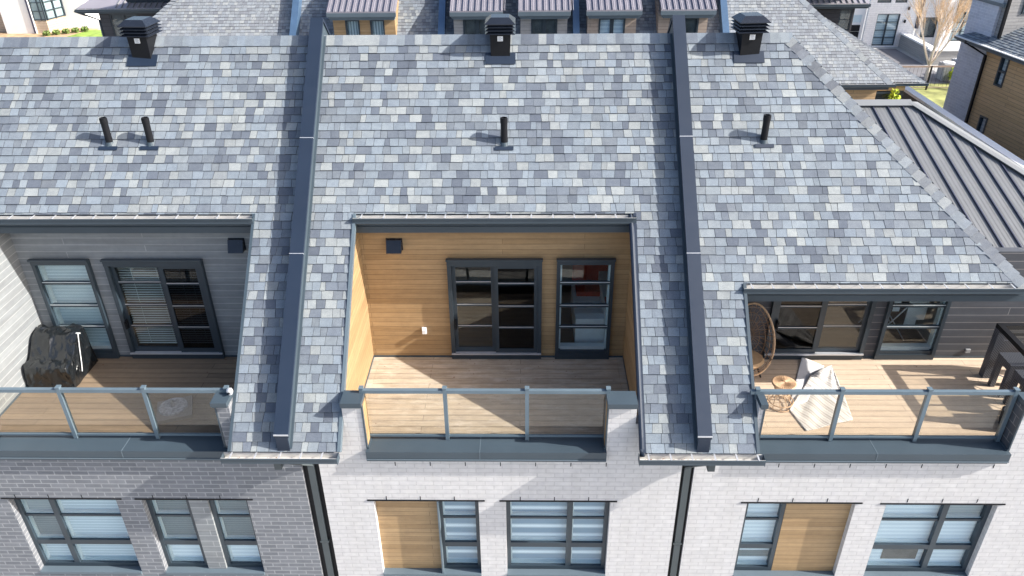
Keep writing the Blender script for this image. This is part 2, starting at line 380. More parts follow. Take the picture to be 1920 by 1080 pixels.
def gutter(mb, x0, x1, yb, zt, rng, w=.15, h=.115, leaves=0, T=None):
    # material 0 outside, 1 inside, 2 leaf, 3 hanger
    t = .006
    mb.mat(0).box(x0, x1, yb-w, yb-w+t, zt-h*.8, zt); mb.box(x0, x1, yb-w+.03, yb-.001, zt-h, zt-h+t)
    mb.prism([(x0, yb-w, zt-h*.8), (x0, yb-w+.03, zt-h), (x0, yb-w+.03, zt-h+t), (x0, yb-w+t, zt-h*.8)], [(x1, yb-w, zt-h*.8), (x1, yb-w+.03, zt-h), (x1, yb-w+.03, zt-h+t), (x1, yb-w+t, zt-h*.8)])
    mb.box(x0, x1, yb-w-.012, yb-w-.0005, zt-.012, zt+.004)
    mb.box(x0-.004, x0-.0005, yb-w, yb, zt-h, zt+.002); mb.box(x1+.0005, x1+.004, yb-w, yb, zt-h, zt+.002)
    mb.mat(1).box(x0+.001, x1-.001, yb-w+t+.0005, yb-w+t+.003, zt-h*.8, zt+.006)
    mb.box(x0+.001, x1-.001, yb-w+.032, yb-.009, zt-h+t+.0005, zt-h+.012)
    mb.box(x0+.001, x1-.001, yb-.008, yb-.0015, zt-h+.003, zt-.01)
    x = x0+.12
    while x < x1-.05:
        mb.mat(3).box(x, x+.022, yb-w-.004, yb-.01, zt+.0065, zt+.012); x += rng.uniform(.30, .36)
    mb.mat(2)
    for _ in range(leaves):
        cx = x0+.05+abs(rng.gauss(0, .3))*(x1-x0); cy = yb-rng.uniform(.03, .09); z = zt-h+.013+rng.random()*.02; r = rng.uniform(.008, .022); a = rng.random()*3
        if cx > x1-.05: continue
        mb.face([(cx+r*math.cos(a+k*1.57), cy+r*.6*math.sin(a+k*1.57), z+.012*rng.random()) for k in range(4)])
    mb.mat(0)
GM = [m_slate, m_gin, m_leaf, m_alu]
def window(parent, name, x0, x1, z0, z1, y, mull=(), bars=(), thick=(), fw=.065, fd=.09, glass=None, blind=None, blinds=None, by=.10, sill=None, dark=None, inner=True, label=None):
    """frame mesh (part) with glass and blind sub-parts"""
    mb = MB(); B = mb.box
    B(x0, x0+fw, y, y+fd, z0, z1); B(x1-fw, x1, y, y+fd, z0, z1); B(x0+fw, x1-fw, y, y+fd, z1-fw, z1); B(x0+fw, x1-fw, y, y+fd, z0, z0+fw*1.2)
    cols = [x0+fw] + [q for mx in mull for q in (mx-.045, mx+.045)] + [x1-fw]
    for mx in mull: B(mx-.045, mx+.045, y+.004, y+fd, z0+fw*1.2, z1-fw)
    for k in range(0, len(cols), 2):
        a, b = cols[k], cols[k+1]
        for z in bars: B(a, b, y+.022, y+fd-.01, z-.02, z+.02)
        for z, h in thick: B(a, b, y+.006, y+fd-.005, z-h/2, z+h/2)
    if inner:                                  # pale inner edge of each light
        mb.mat(1); rows = [z0+fw*1.2] + sorted([q for z in bars for q in (z-.02, z+.02)] + [q for z, h in thick for q in (z-h/2, z+h/2)]) + [z1-fw]
        for k in range(0, len(cols), 2):
            for j in range(0, len(rows), 2):
                a, b, c, d = cols[k], cols[k+1], rows[j], rows[j+1]
                mb.box(a+.001, a+.018, y+.05, y+fd+.03, c+.001, d-.001); mb.box(a+.019, b-.001, y+.05, y+fd+.03, c+.001, c+.02)
    f = part(mb, name, [m_frame, m_pvc], parent, label)
    g = MB(); g.box(x0+fw-.004, x1-fw+.004, y+fd-.047, y+fd-.041, z0+fw-.004, z1-fw+.004); part(g, 'pane', glass or m_glass, f)
    if blind:
        g = MB(); g.box(x0+.01, x1-.01, y+fd+.031, y+fd+.045, z0+.01, z1-.01); part(g, 'blind', blind, f)
    return f
def lintel(mb, x0, x1, z): mb.box(x0-.10, x1+.10, -.012, .02, z-.012, z+.012)
def weeps(mb, x0, x1, z, off=.2):
    x = x0+off
    while x < x1: mb.box(x, x+.013, -.003, .01, z, z+.075); x += .534

# ---------------------------------------------------------------- three near townhouses
ZT, ZB = -1.655, -3.39       # second-storey window head / sill
DZ = -.745; YB = 2.6
roofz = lambda y, h=0: ZE + (y-YE)*math.tan(PH) + h/CP
def side_wall(parent, xin, out, mat, y0=.2, y1=YB, cut=None):
    """balcony side wall following the underside of the roof"""
    mb = MB(); a, b = (xin, xin+out) if out > 0 else (xin+out, xin)
    pr = [(y0, DZ-.1), (y1, DZ-.1), (y1, roofz(y1, -.06))] + [(y0, roofz(y0, -.06))]
    if cut: pr = [(y0, DZ-.1), (y1, DZ-.1), (y1, cut[1]), (cut[0], cut[1]), (cut[0], roofz(cut[0], -.06)), (y0, roofz(y0, -.06))]
    pr = [(y, z) for y, z in pr]
    A = [(a, y, z) for y, z in pr]; Bq = [(b, y, z) for y, z in pr]
    mb.prism(A, Bq)
    return part(mb, 'side_wall', mat, parent)
def rake(mb, x, s0, s1, side, th=.075):
    """thin metal edge board along a roof cut; side=+1 board lies to the +x side of x"""
    a, b = (x, x+.016) if side > 0 else (x-.016, x)
    p = [(s0, -th), (s1, -th), (s1, .022), (s0, .022)]
    A = [RP(a, s, h) for s, h in p]; Bq = [RP(b, s, h) for s, h in p]; mb.prism(A, Bq)
    a, b = (x-.03, x+.016) if side > 0 else (x-.016, x+.03)
    p = [(s0, .0225), (s1, .0225), (s1, .027), (s0, .027)]
    mb.prism([RP(a, s, h) for s, h in p], [RP(b, s, h) for s, h in p])
def head(parent, x0, x1, s, rng, wallz, wally=YB):
    _, y, z = RP(0, s, 0)
    g = MB(); gutter(g, x0, x1, y+.01, z-.015, rng); part(g, 'gutter', GM, parent)
    m = MB(); m.box(x0, x1, y+.012, y+.05, wallz+.03, z-.02); m.box(x0, x1, y+.051, wally, wallz, wallz+.028); m.box(x0, x1, y-.004, y+.0115, wallz+.02, wallz+.13)
    part(m, 'fascia', m_slate, parent)
def railing(parent, xs, y=.22, zb=-.58, zt=.335, ext=(0, 0)):
    x0, x1 = xs[0]-ext[0], xs[-1]+ext[1]
    m = MB(); m.box(x0, x1, y-.03, y+.03, zt-.035, zt+.02); m.box(x0, x1, y-.018, y+.018, zb+.05, zb+.085)
    r = part(m, 'railing', m_rail, parent)
    for x in xs:
        p = MB(); p.box(x-.028, x+.028, y-.033, y+.033, zb, zt+.045); p.box(x-.034, x+.034, y-.039, y+.039, zt+.0455, zt+.062); part(p, 'post', m_rail, r)
    for a, b in zip(xs[:-1], xs[1:]):
        g = MB(); g.box(a+.03, b-.03, y-.004, y+.004, zb+.088, zt-.038); part(g, 'glass_panel', m_grail, r)
    return r
def coping(parent, x0, x1, seams=()):
    m = MB(); m.box(x0, x1, -.085, .275, -.64, -.585)
    m.box(x0, x1, -.085, -.003, -.72, -.6405); m.box(x0, x1, -.072, -.003, -.775, -.7205)
    m.mat(1).box(x0, x1, -.098, -.0855, -.735, -.722)
    m.mat(1)
    for s in seams: m.box(s, s+.012, -.088, .272, -.5848, -.582); m.box(s, s+.012, -.0885, -.0855, -.715, -.59)
    m.mat(0).box(x0, x1, .2, .262, -.9, -.6405)
    return part(m, 'coping', [m_slate, m_slate_l], parent)
def pier_cap(parent, x0, x1):
    m = MB(); m.box(x0, x1, -.06, .255, .235, .31); m.box(x0+.01, x1-.01, -.045, .24, .215, .2345)
    return part(m, 'pier_cap', m_slate, parent)
def door(parent, x0, x1, mid, left_active, blindslats=False, hood=True, z1=1.262):
    zb, zs = DZ+.004, -.60; y = YB-.05
    m = MB(); m.box(x0, x1, y-.02, y+.10, zb, zs-.03)                              # base box
    m.box(x0, x0+.07, y-.03, y+.1, zs-.03, z1-.10); m.box(x1-.07, x1, y-.03, y+.1, zs-.03, z1-.10)
    m.box(x0, x1, y-.045, y+.1, z1-.10, z1); m.box(x0-.01, x1+.01, y-.075, y+.0, z1+.0005, z1+.03)
    sy = y+.03
    for (a, b, yy) in ((x0+.072, mid+.03, y+.03 if left_active else y-.02), (mid-.03+.062, x1-.072, y-.02 if left_active else y+.03)):
        m.box(a, a+.06, yy, yy+.045, zs, z1-.102); m.box(b-.06, b, yy, yy+.045, zs, z1-.102)
        m.box(a+.06, b-.06, yy, yy+.045, zs, zs+.08); m.box(a+.06, b-.06, yy, yy+.045, z1-.16, z1-.102)
        for z in (.81, .36, -.075): m.box(a+.06, b-.06, yy+.002, yy+.04, z-.02, z+.02)
    m.mat(1)
    m.box(x0+.002, x1-.002, y-.055, y+.02, zs-.0295, zs-.004)                      # pale sill
    for (a, b, yy) in ((x0+.132, mid-.03, y+.03 if left_active else y-.02), (mid+.092, x1-.132, y-.02 if left_active else y+.03)):
        for z in (.81, .36, -.075): m.box(a, b, yy-.0025, yy+.0015, z+.009, z+.0195)  # pale strips imitate the highlight along the top of each bar
    f = part(m, 'sliding_door', [m_frame, m_alu], parent)
    g = MB(); g.box(x0+.13, mid-.03, sy+.005 if left_active else y, sy+.011 if left_active else y+.006, zs+.08, z1-.16)
    part(g, 'pane', m_glass if left_active else m_gdark, f)
    g = MB(); g.box(mid+.09, x1-.13, y if left_active else sy+.005, y+.006 if left_active else sy+.011, zs+.08, z1-.16)
    part(g, 'pane', m_gdark if left_active else m_glass, f)
    h = MB(); hx = x0+.09 if left_active else x0+.1
    h.box(hx, hx+.03, y-.06, y-.01, -.07, .10); h.box(hx+.005, hx+.025, y-.09, y-.0605, .06, .09); h.box(hx+.005, hx+.025, y-.09, y-.0605, -.06, -.03); h.box(hx+.003, hx+.027, y-.105, y-.0905, -.06, .09)
    part(h, 'handle', m_black, f)
    if blindslats:
        s = MB(); z = zs+.1
        while z < z1-.15: s.prism([(x0+.12, sy+.09, z), (x1-.12, sy+.09, z), (x1-.12, sy+.115, z+.008), (x0+.12, sy+.115, z+.008)], [(x0+.12, sy+.09, z+.003), (x1-.12, sy+.09, z+.003), (x1-.12, sy+.115, z+.011), (x0+.12, sy+.115, z+.011)]); z += .048
        for x in (x0+.35, mid-.1, mid+.3, x1-.3): s.box(x, x+.006, sy+.084, sy+.0885, zs+.1, z1-.15)
        part(s, 'blind', m_slat, f)
    return f
def tall_window(parent, x0, x1, blind=None, z1=1.262):
    y = YB-.05
    m = MB(); m.box(x0, x1, y-.02, y+.1, DZ+.004, -.63); m.box(x0-.01, x1+.01, y-.075, y, z1+.0005, z1+.03)
    m.box(x0, x0+.06, y-.03, y+.1, -.6295, z1-.08); m.box(x1-.06, x1, y-.03, y+.1, -.6295, z1-.08); m.box(x0, x1, y-.04, y+.1, z1-.08, z1)
    m.box(x0+.06, x1-.06, y-.005, y+.1, -.6295, -.56)
    for z in (.81, .36, -.075): m.box(x0+.06, x1-.06, y+.0, y+.06, z-.025, z+.025)
    m.mat(1)
    for z in (.81, .36, -.075): m.box(x0+.061, x1-.061, y-.0025, y-.0003, z+.012, z+.0245)  # thin pale strips stand in for highlights on the bars
    m.box(x0+.061, x0+.09, y+.04, y+.15, -.55, z1-.09); m.box(x1-.09, x1-.061, y+.04, y+.15, -.55, z1-.09); m.box(x0+.0905, x1-.0905, y+.03, y+.15, -.5595, -.50)
    f = part(m, 'window', [m_frame, m_pvc], parent)
    g = MB(); g.box(x0+.06, x1-.06, y+.03, y+.036, -.555, z1-.08); part(g, 'pane', m_glass, f)
    if blind: g = MB(); g.box(x0+.02, x1-.02, y+.155, y+.165, -.6, z1); part(g, 'blind', blind, f)
    return f
def room(parent, x0, x1, z1=1.7, d=4.2):
    m = MB(); y0, y1 = YB+.16, YB+d
    m.mat(1).box(x0, x1, y0-.02, y1, DZ-.1, DZ-.005)
    m.mat(0).box(x0, x1, y1, y1+.1, DZ, z1); m.box(x0-.1, x0-.001, y0, y1, DZ, z1); m.box(x1+.001, x1+.1, y0, y1, DZ, z1); m.box(x0, x1, y0, y1, z1+.001, z1+.08)
    return part(m, 'room_interior', [m_room, m_floor], parent)
def vent(parent, bx, by, bz, yaw, sx=.36, sy=.34):
    """square louvred roof exhaust on a tapering black duct"""
    ca, sa = math.cos(yaw), math.sin(yaw)
    T = lambda p: (bx + p[0]*ca - p[1]*sa, by + p[0]*sa + p[1]*ca, bz + p[2])
    def ring(w, d, z): return [(-w/2, -d/2, z), (w/2, -d/2, z), (w/2, d/2, z), (-w/2, d/2, z)]
    m = MB(T); m.prism(ring(.30, .32, -.12), ring(.34, .36, .53)); m.mat(1)
    m.box(-.045, .045, -.188, -.178, .42, .50)
    for k in range(6): m.mat(2).box(-.035, .035 - .01*(k % 3), -.1892, -.1885, .43+k*.011, .434+k*.011)
    v = part(m, 'louvred_vent', [m_black, m_white, m_grey], parent)
    h = MB(T)
    for k in range(4):
        z = .54 + k*.052
        if k < 3:
            h.mat(0).prism(ring(.50, .50, z), ring(.36, .36, z+.045), cap=False); h.prism(ring(.495, .495, z-.004), ring(.50, .50, z), cap=False); h.prism(ring(.488, .488, z-.002), ring(.35, .35, z+.041), cap=False)
        else:
            h.prism(ring(.50, .50, z-.006), ring(.50, .50, z+.006)); h.prism(ring(.50, .50, z+.0065), ring(.30, .30, z+.095))
    h.mat(0).prism(ring(.26, .26, .50), ring(.26, .26, .70))
    part(h, 'louvre_hood', m_blackr, v)
    f = MB(); y_s = (by-.17-YE)/CP + .30
    f.prism([RP(bx-.25, y_s-.42, .022), RP(bx+.25, y_s-.42, .022), RP(bx+.25, y_s-.2, .022), RP(bx-.25, y_s-.2, .022)], [RP(bx-.25, y_s-.42, .030), RP(bx+.25, y_s-.42, .030), RP(bx+.25, y_s-.2, .030), RP(bx-.25, y_s-.2, .030)])
    part(f, 'flashing', m_navy, v)
def pipe(parent, x, y, h=.42, lean=(0, 0), band=False):
    s = (y-YE)/CP; z = roofz(y)
    m = MB(); m.smooth = True
    r = .055; n = 18
    R = [circ(x, y, z-.06, r, n), circ(x+lean[0], y+lean[1], z+h, r, n), circ(x+lean[0], y+lean[1], z+h, r-.012, n), circ(x+lean[0]*.8, y+lean[1], z+h-.10, r-.013, n)]
    m.rings(R); m.rings([circ(x+lean[0]*.75, y, z+h-.085, r+.006, n), circ(x+lean[0], y, z+h-.015, r+.006, n)], capb=False, capt=False)
    p = part(m, 'vent_pipe', m_black, parent)
    f = MB(); f.prism([RP(x-.15, s-.14, .020), RP(x+.15, s-.14, .020), RP(x+.15, s-.075, .020), RP(x-.15, s-.075, .020)], [RP(x-.15, s-.14, .026), RP(x+.15, s-.14, .026), RP(x+.15, s-.075, .026), RP(x-.15, s-.075, .026)])
    f.mat(1).rings([circ(x, y-.01, z-.08, .085, 16), circ(x, y, z+.02, .062, 16)], capb=False)
    part(f, 'flashing', [m_navy, m_slate], p)
def parapet(parent, x0, x1, sA=.21, h=.235):
    ya, zr = RP(0, LS, 0)[1:]; tn = math.tan(PH)
    yq = -.352; f0, f1 = (yq+.02, roofz(yq+.02)), (yq+.02, roofz(yq+.02, h-.045)); f2, f3 = (yq, roofz(yq, h-.045)), (yq, roofz(yq, h))
    lo, up = zr+(h-.045)/CP, zr+h/CP
    def pr2(m, a, b, pts): m.prism([(a, y, z) for y, z in pts], [(b, y, z) for y, z in pts])
    m = MB(); m.mat(2)
    pr2(m, x0+.02, x1-.02, [f0, (ya, zr), (ya, lo), f1])
    pr2(m, x0+.02, x1-.02, [(ya, zr-.1), (ya+3, zr-.1-3*tn), (ya+3, lo-3*tn), (ya, lo)])
    m.mat(0)
    pr2(m, x0, x1, [f2, (ya, lo), (ya, up), f3])
    pr2(m, x0, x1, [(ya, lo), (ya+3, lo-3*tn), (ya+3, up-3*tn), (ya, up)])
    m.mat(0); m.box(x0+.015, x1-.015, yq-.001, yq+.019, f0[1]-.02, f1[1])
    m.mat(3)
    for s in (4.9, 2.95): m.prism([RP(x0-.003, s, h-.04), RP(x0-.003, s+.010, h-.04), RP(x0-.003, s+.010, h+.003), RP(x0-.003, s, h+.003)], [RP(x1+.003, s, h-.04), RP(x1+.003, s+.010, h-.04), RP(x1+.003, s+.010, h+.003), RP(x1+.003, s, h+.003)])
    m.box(x0-.002, x1+.002, yq-.008, yq-.0005, f3[1]-.02, f3[1]+.004)
    m.mat(2)
    for a, b in ((x0-.015, x0+.0195), (x1-.0195, x1+.015)):
        pr = [(.05, .018), (LS, .018), (LS, .034), (.05, .034)]
        m.prism([RP(a, s, k) for s, k in pr], [RP(b, s, k) for s, k in pr])
    return part(m, 'party_parapet', [m_navy, m_slate_l, m_slate, m_alu], parent)
def ridge_caps(mb, x0, x1, rng):
    x = x0; _, yr, zr = RP(0, LS, 0)
    while x < x1-.02:
        w = min(rng.choice((.13, .14, .15, .17)), x1-x); mb.col = tone(rng)
        k = rng.uniform(.02, .026)
        f1 = RP(0, LS-.17-rng.uniform(0, .006), k); f2 = RP(0, LS-.17, .004); t = (yr, zr+.035)
        b1 = (yr+.12, zr-.09)
        mb.face(((x, f1[1], f1[2]), (x+w, f1[1], f1[2]), (x+w, t[0], t[1]), (x, t[0], t[1])))
        mb.face(((x, t[0], t[1]), (x+w, t[0], t[1]), (x+w, b1[0], b1[1]), (x, b1[0], b1[1])))
        mb.face(((x, f2[1], f2[2]), (x+w, f2[1], f2[2]), (x+w, f1[1], f1[2]), (x, f1[1], f1[2])))
        x += w
    mb.col = None
def hip_caps(mb, A, B, rng, w=.15, step=.143, up=.03, wa=None):
    """overlapping caps folded over the hip from A (top) to B (bottom)"""
    A, B = Vector(A), Vector(B); d = (B-A); L = d.length; d.normalize()
    s1 = Vector((-1, 0, 0)); s2 = Vector((0, 1, -.7)).normalized() if wa is None else wa
    n = Vector((.5, -.5, .7)).normalized(); k = 0.0
    front = d.cross(Vector((0, -SP, CP))).normalized()
    if front.x > 0: front = -front
    while k < L:
        mb.col = tone(rng, .25); a = A + d*k; b = A + d*min(L, k+step+.01)
        na = n*.012; nb = n*(up+.006)
        p = [a+na+Vector((0, 0, .012)), b+nb+Vector((0, 0, .012))]
        q = [a+na+front*w, b+nb*.75+front*w]
        r_ = [a+na+s2*w, b+nb*.75+s2*w]
        mb.face((q[0], q[1], p[1], p[0])); mb.face((p[0], p[1], r_[1], r_[0]))
        mb.face((q[1], q[1]-nb*.75, p[1]-nb, p[1])); mb.face((q[0], q[0]-n*.02, q[1]-n*.03, q[1]))
        k += step
    mb.col = None

G_NEAR = 'terrace of townhouses in the foreground'
lab = {
 'l': 'grey brick townhouse at left, shingle roof cut open over a dark-walled balcony',
 'c': 'middle townhouse of white brick whose roof balcony has golden cedar walls',
 'r': 'white brick townhouse at right with hipped shingle roof and charcoal balcony wall'}
TL = thing('townhouse', lab['l'], 'townhouse', (-7.2, 0, -7), G_NEAR)
TC = thing('townhouse', lab['c'], 'townhouse', (-.4, 0, -7), G_NEAR)
TR = thing('townhouse', lab['r'], 'townhouse', (6.0, 0, -7), G_NEAR)
rg = random.Random(11)
# roofs
for par_, regs, xa, xb, seed in ((TL, reg_l(), -11, P1, 3), (TC, reg_c(), P1, P2, 5), (TR, reg_r(), P2, 7.8, 8)):
    mb = MB(); slab(mb.mat(1), regs, RP)
    yr, zr = RP(0, LS, 0)[1:]
    xe = min(xb, RX)
    # back slope
    mb.face(((xa, yr, zr), (xe, yr, zr), (xb if xb < 7 else 7.75, 7.9, 1.3), (xa, 7.9, 1.3)))
    if par_ is TR: mb.face(((RX, yr, zr), RP(HX, SH2, 0), (7.75, 7.9, 1.3)))
    mb.mat(0); shingles(mb, regs, RP, 0, LS-.02, xa, xb, seed)
    ridge_caps(mb, xa, xe, rg)
    if par_ is TR: hip_caps(mb, RP(RX-.03, LS-.05, 0), RP(HX+.03, SH2-.03, 0), rg, w=.17, wa=Vector((.55, .35, -.55)).normalized())
    part(mb, 'shingle_roof', [m_shingle, m_slate], par_)
# rakes, rainwater pipe beside the middle opening
for x_, s_ in ((XL1, -1), (XL0, 1)): mb = MB(); rake(mb, x_, 0, SH, s_); part(mb, 'rake_trim', m_slate, TL)
mb = MB(); rake(mb, XC0, 0, SH, 1); part(mb, 'rake_trim', m_slate_l, TC)
mb = MB(); rake(mb, XC1, 0, SH, -1); part(mb, 'rake_trim', m_navy, TC)
mb = MB()
mb.smooth = False; mb.tube([RP(XC1-.05, SH-.02, -.02), RP(XC1-.045, 3.3, .02), RP(XC1-.03, .22, .03), RP(XC1-.03, .06, .01), RP(XC1-.02, -.04, -.03)], .040, 12)
part(mb, 'rainwater_pipe', m_navy, TC)
mb = MB(); rake(mb, XR0, 0, SH2, 1); part(mb, 'rake_trim', m_slate, TR)
# rear / filling mass under the roofs so nothing is seen through
for par_, a, b in ((TL, -11, -3.42), (TC, -3.40, 2.62), (TR, 2.64, 7.4)):
    mb = MB(); mb.box(a, b, 7.1, 7.3, -7, 1.2); part(mb, 'rear_wall', m_sid_g, par_)
# eaves gutters on the three strips
def eave(par_, x0, x1, leaves, seed):
    g = MB(); gutter(g, x0, x1, YE+.012, ZE-.012, random.Random(seed), leaves=leaves); part(g, 'gutter', GM, par_)
    m = MB(); _, y, z = RP(0, 0, 0)
    m.box(x0+.10, x1-.08, YE+.014, YE+.045, ZE-.21, ZE-.02)
    part(m, 'fascia', m_slate, par_)
eave(TC, -4.30, -2.62, 26, 2); eave(TR, 1.72, 3.50, 60, 4)
# ------- brick fronts
def front(par_, x0, x1, holes, piers, mat, wz, hw=(), fills=()):
    mb = MB()
    wallgrid(mb, x0, x1, -7, -.62, 0, .2, holes)
    for a, b in piers: mb.box(a, b, 0, .199, -.6195, .22)
    for a, b in fills: mb.box(a, b, .001, .198, -.6195, -.10)
    mb.mat(1)
    for a, b in wz: weeps(mb, a, b, -1.645)
    for a, b in hw: weeps(mb, a, b, -.93)
    part(mb, 'brick_wall', [mat, m_black], par_)
    for a, b, c, e in holes: d = MB(); lintel(d, a, b, e); part(d, 'steel_lintel', m_black, par_)
holesL = [(-8.13, -6.40, ZB, ZT), (-5.99, -4.31, ZB, ZT)]
front(TL, -11, -3.335, holesL, [(-8.47, -8.1), (-4.42, -4.235)], m_brick_g, [(-8.2, -6.4), (-6.0, -4.3)], fills=[(-4.2345, -3.335)])
holesC = [(-2.30, -.65, ZB, ZT), (-.22, 1.42, ZB, ZT)]
front(TC, -3.065, 2.458, holesC, [(-2.585, -2.30), (1.295, 1.70)], m_brick_w, [(-2.3, -.7), (-.2, 1.4)], [(-2.1, 1.8)], fills=[(-3.065, -2.5855), (1.7005, 2.458)])
holesR = [(3.545, 5.225, ZB, ZT-.01), (5.70, 7.42, ZB, ZT-.02)]
front(TR, 2.65, 10, holesR, [(3.452, 3.52), (7.24, 10)], m_brick_w, [(3.5, 5.2), (5.8, 7.4)], [(3.7, 8)], fills=[(2.65, 3.4515)])
# windows of the fronts
bars = (-2.155,); th = ((-2.76, .10),)
def sill(par_, a, b):
    m = MB(); m.box(a+.001, b-.001, -.03, .099, ZB+.001, ZB+.055); return part(m, 'window_sill', m_slate_l, par_)
W = dict(z0=ZB+.056, z1=ZT-.013, y=.10, bars=bars, thick=th, glass=m_glass_b)
def W_(par_, a, b, mull, bl, **k):
    q = dict(W); q.update(k); return window(par_, 'window', a, b, q.pop('z0'), q.pop('z1'), q.pop('y'), mull=mull, blind=bl, **q)
WL1 = W_(TL, -8.13, -6.40, (-7.53,), m_blind); sill(TL, -8.13, -6.40)
WL2 = W_(TL, -5.99, -5.28, (), m_blind2); WL3 = W_(TL, -4.975, -4.31, (), m_blind2); sill(TL, -5.99, -4.31)
mb = MB(); mb.box(-5.279, -4.976, .06, .19, ZB+.056, ZT-.013); part(mb, 'infill_panel', m_sid_g, TL)
W_(TC, -1.305, -.65, (), m_zebra); sill(TC, -2.30, -.65)
mb = MB(); mb.box(-2.299, -1.31, .10, .19, ZB+.056, ZT-.013); part(mb, 'infill_panel', m_cedar, TC)
mb = MB(); mb.box(-1.309, -1.285, -.01, .0995, ZB+.056, ZT-.013); part(mb, 'jamb_trim', m_slate_l, TC)
W_(TC, -.22, 1.42, (.80,), m_zebra); sill(TC, -.22, 1.42)
WR1 = W_(TR, 3.545, 4.20, (), m_blind2, z1=ZT-.023); sill(TR, 3.545, 5.225)
mb = MB(); mb.box(4.205, 5.224, .10, .19, ZB+.056, ZT-.023); part(mb, 'infill_panel', m_cedar, TR)
WR2 = W_(TR, 5.70, 7.42, (6.72,), m_blind2, z1=ZT-.033); sill(TR, 5.70, 7.42)
def dim_pane(win, x0, x1, z0, z1, mt):
    m = MB(); m.box(x0, x1, .212, .216, z0, z1); part(m, 'dim_pane', mt, win)  # sheet whose colour stands in for a dark, reflecting pane
m_sh1 = stripes('grey_reflection_tone', (.34, .39, .40), (.27, .32, .34), .05, .6, soft=.3)
m_sh2 = stripes('teal_reflection_tone', (.15, .20, .225), (.10, .14, .16), .05, .7, soft=.3)
dim_pane(WL1, -8.06, -7.58, -2.14, -1.74, m_sh1); dim_pane(WL1, -8.06, -7.58, -2.7, -2.17, m_sh2)
for w_, a, b in ((WL2, -5.92, -5.34), (WL3, -4.91, -4.37)): dim_pane(w_, a, b, -2.14, -1.74, m_sh2); dim_pane(w_, a, b, -2.7, -2.17, m_sh2)
dim_pane(WR1, 3.60, 4.15, -3.12, -2.98, m_sh2)
dim_pane(WR2, 6.02, 6.60, -3.16, -2.92, m_inn0); dim_pane(WR2, 6.78, 7.36, -2.14, -1.74, m_sh1)
# downpipes at the party lines
for par_, xa, xb, ex in ((TC, -3.335, -3.065, -3.52), (TR, 2.458, 2.65, 2.77)):
    mb = MB(); mb.mat(1).box(xa, xb, .05, .15, -7, -.3)
    c = (xa+xb)/2; mb.mat(0).box(c-.05, c+.05, .005, .045, -7, -.95)
    mb.prism([(c-.05, .005, -.9495), (c+.05, .005, -.9495), (c+.05, .045, -.9495), (c-.05, .045, -.9495)], [(ex-.05, -.36, -.56), (ex+.05, -.36, -.56), (ex+.05, -.27, -.5), (ex-.05, -.27, -.5)])
    mb.box(ex-.05, ex+.05, -.43, -.33, -.62, -.46)
    mb.box(c-.07, c+.07, -.002, .048, -2.62, -2.59)
    part(mb, 'downspout', [plain('downspout_metal', (.055, .07, .078), .45) if par_ is TC else bpy.data.materials['downspout_metal'], m_black], par_)
# ------- copings, piers, rails
coping(TL, -8.15, -4.38, (-5.99,)); pier_cap(TL, -8.49, -8.08); pier_cap(TL, -4.47, -4.232)
coping(TC, -2.30, 1.295, (-.60,)); pier_cap(TC, -2.587, -2.28); pier_cap(TC, 1.27, 1.70)
coping(TR, 3.53, 7.235, (5.28,)); pier_cap(TR, 3.45, 3.555); pier_cap(TR, 7.21, 10)
railing(TL, (-8.05, -6.81, -5.54, -4.31)); railing(TC, (-2.32, -1.095, .112, 1.297)); railing(TR, (3.46, 4.68, 5.935, 7.17), ext=(.1, 0))
# pier linings
for par_, x, sgn, mt in ((TC, -2.30, 1, m_cedar), (TC, 1.295, -1, m_cedar), (TR, 7.24, -1, m_sid_d), (TL, -4.42, -1, m_sid_g), (TR, 3.52, 1, m_sid_d)):
    mb = MB(); a, b = sorted((x+sgn*.001, x+sgn*.022)); mb.box(a, b, .03, .255, -.58, .212)
    mb.mat(1).box(a, b, -.012, .0295, -.58, .212); a, b = sorted((x+sgn*.0225, x+sgn*.04)); mb.box(a, b, -.012, .25, -.5845, -.555)
    part(mb, 'pier_lining', [mt, m_slate], par_)
# ------- decks and balcony walls
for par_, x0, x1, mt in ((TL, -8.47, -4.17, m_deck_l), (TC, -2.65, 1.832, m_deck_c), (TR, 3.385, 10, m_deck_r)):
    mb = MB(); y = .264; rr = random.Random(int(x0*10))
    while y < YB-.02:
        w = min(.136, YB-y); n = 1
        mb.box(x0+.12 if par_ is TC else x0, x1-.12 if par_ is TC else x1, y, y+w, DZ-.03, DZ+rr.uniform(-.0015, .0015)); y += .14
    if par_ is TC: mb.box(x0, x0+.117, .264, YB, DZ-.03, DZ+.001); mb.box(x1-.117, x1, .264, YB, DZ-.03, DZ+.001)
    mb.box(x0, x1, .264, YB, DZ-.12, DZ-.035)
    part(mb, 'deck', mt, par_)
def back(par_, x0, x1, mt, z1, holes):
    mb = MB(); wallgrid(mb, x0, x1, DZ-.1, z1, YB, YB+.15, holes); part(mb, 'balcony_wall', mt, par_)
back(TL, -8.57, -4.07, m_sid_g, 2.15, [(-8.24, -7.265, DZ-.05, 1.25), (-7.01, -5.342, DZ-.05, 1.25)])
back(TC, -2.75, 1.93, m_cedar, 2.15, [(-1.228, .365, DZ-.05, 1.25), (.612, 1.572, DZ-.05, 1.25)])
back(TR, 3.28, 10, m_sid_d, 1.38, [(4.31, 6.05, DZ-.05, 1.25), (6.27, 7.305, DZ-.05, 1.25)])
side_wall(TL, -8.47, -.1, m_sid_g); side_wall(TL, -4.17, .1, m_sid_g)
side_wall(TC, -2.65, -.1, m_cedar); side_wall(TC, 1.832, .1, m_cedar)
side_wall(TR, 3.385, -.1, m_sid_d, cut=(1.45, 1.15))
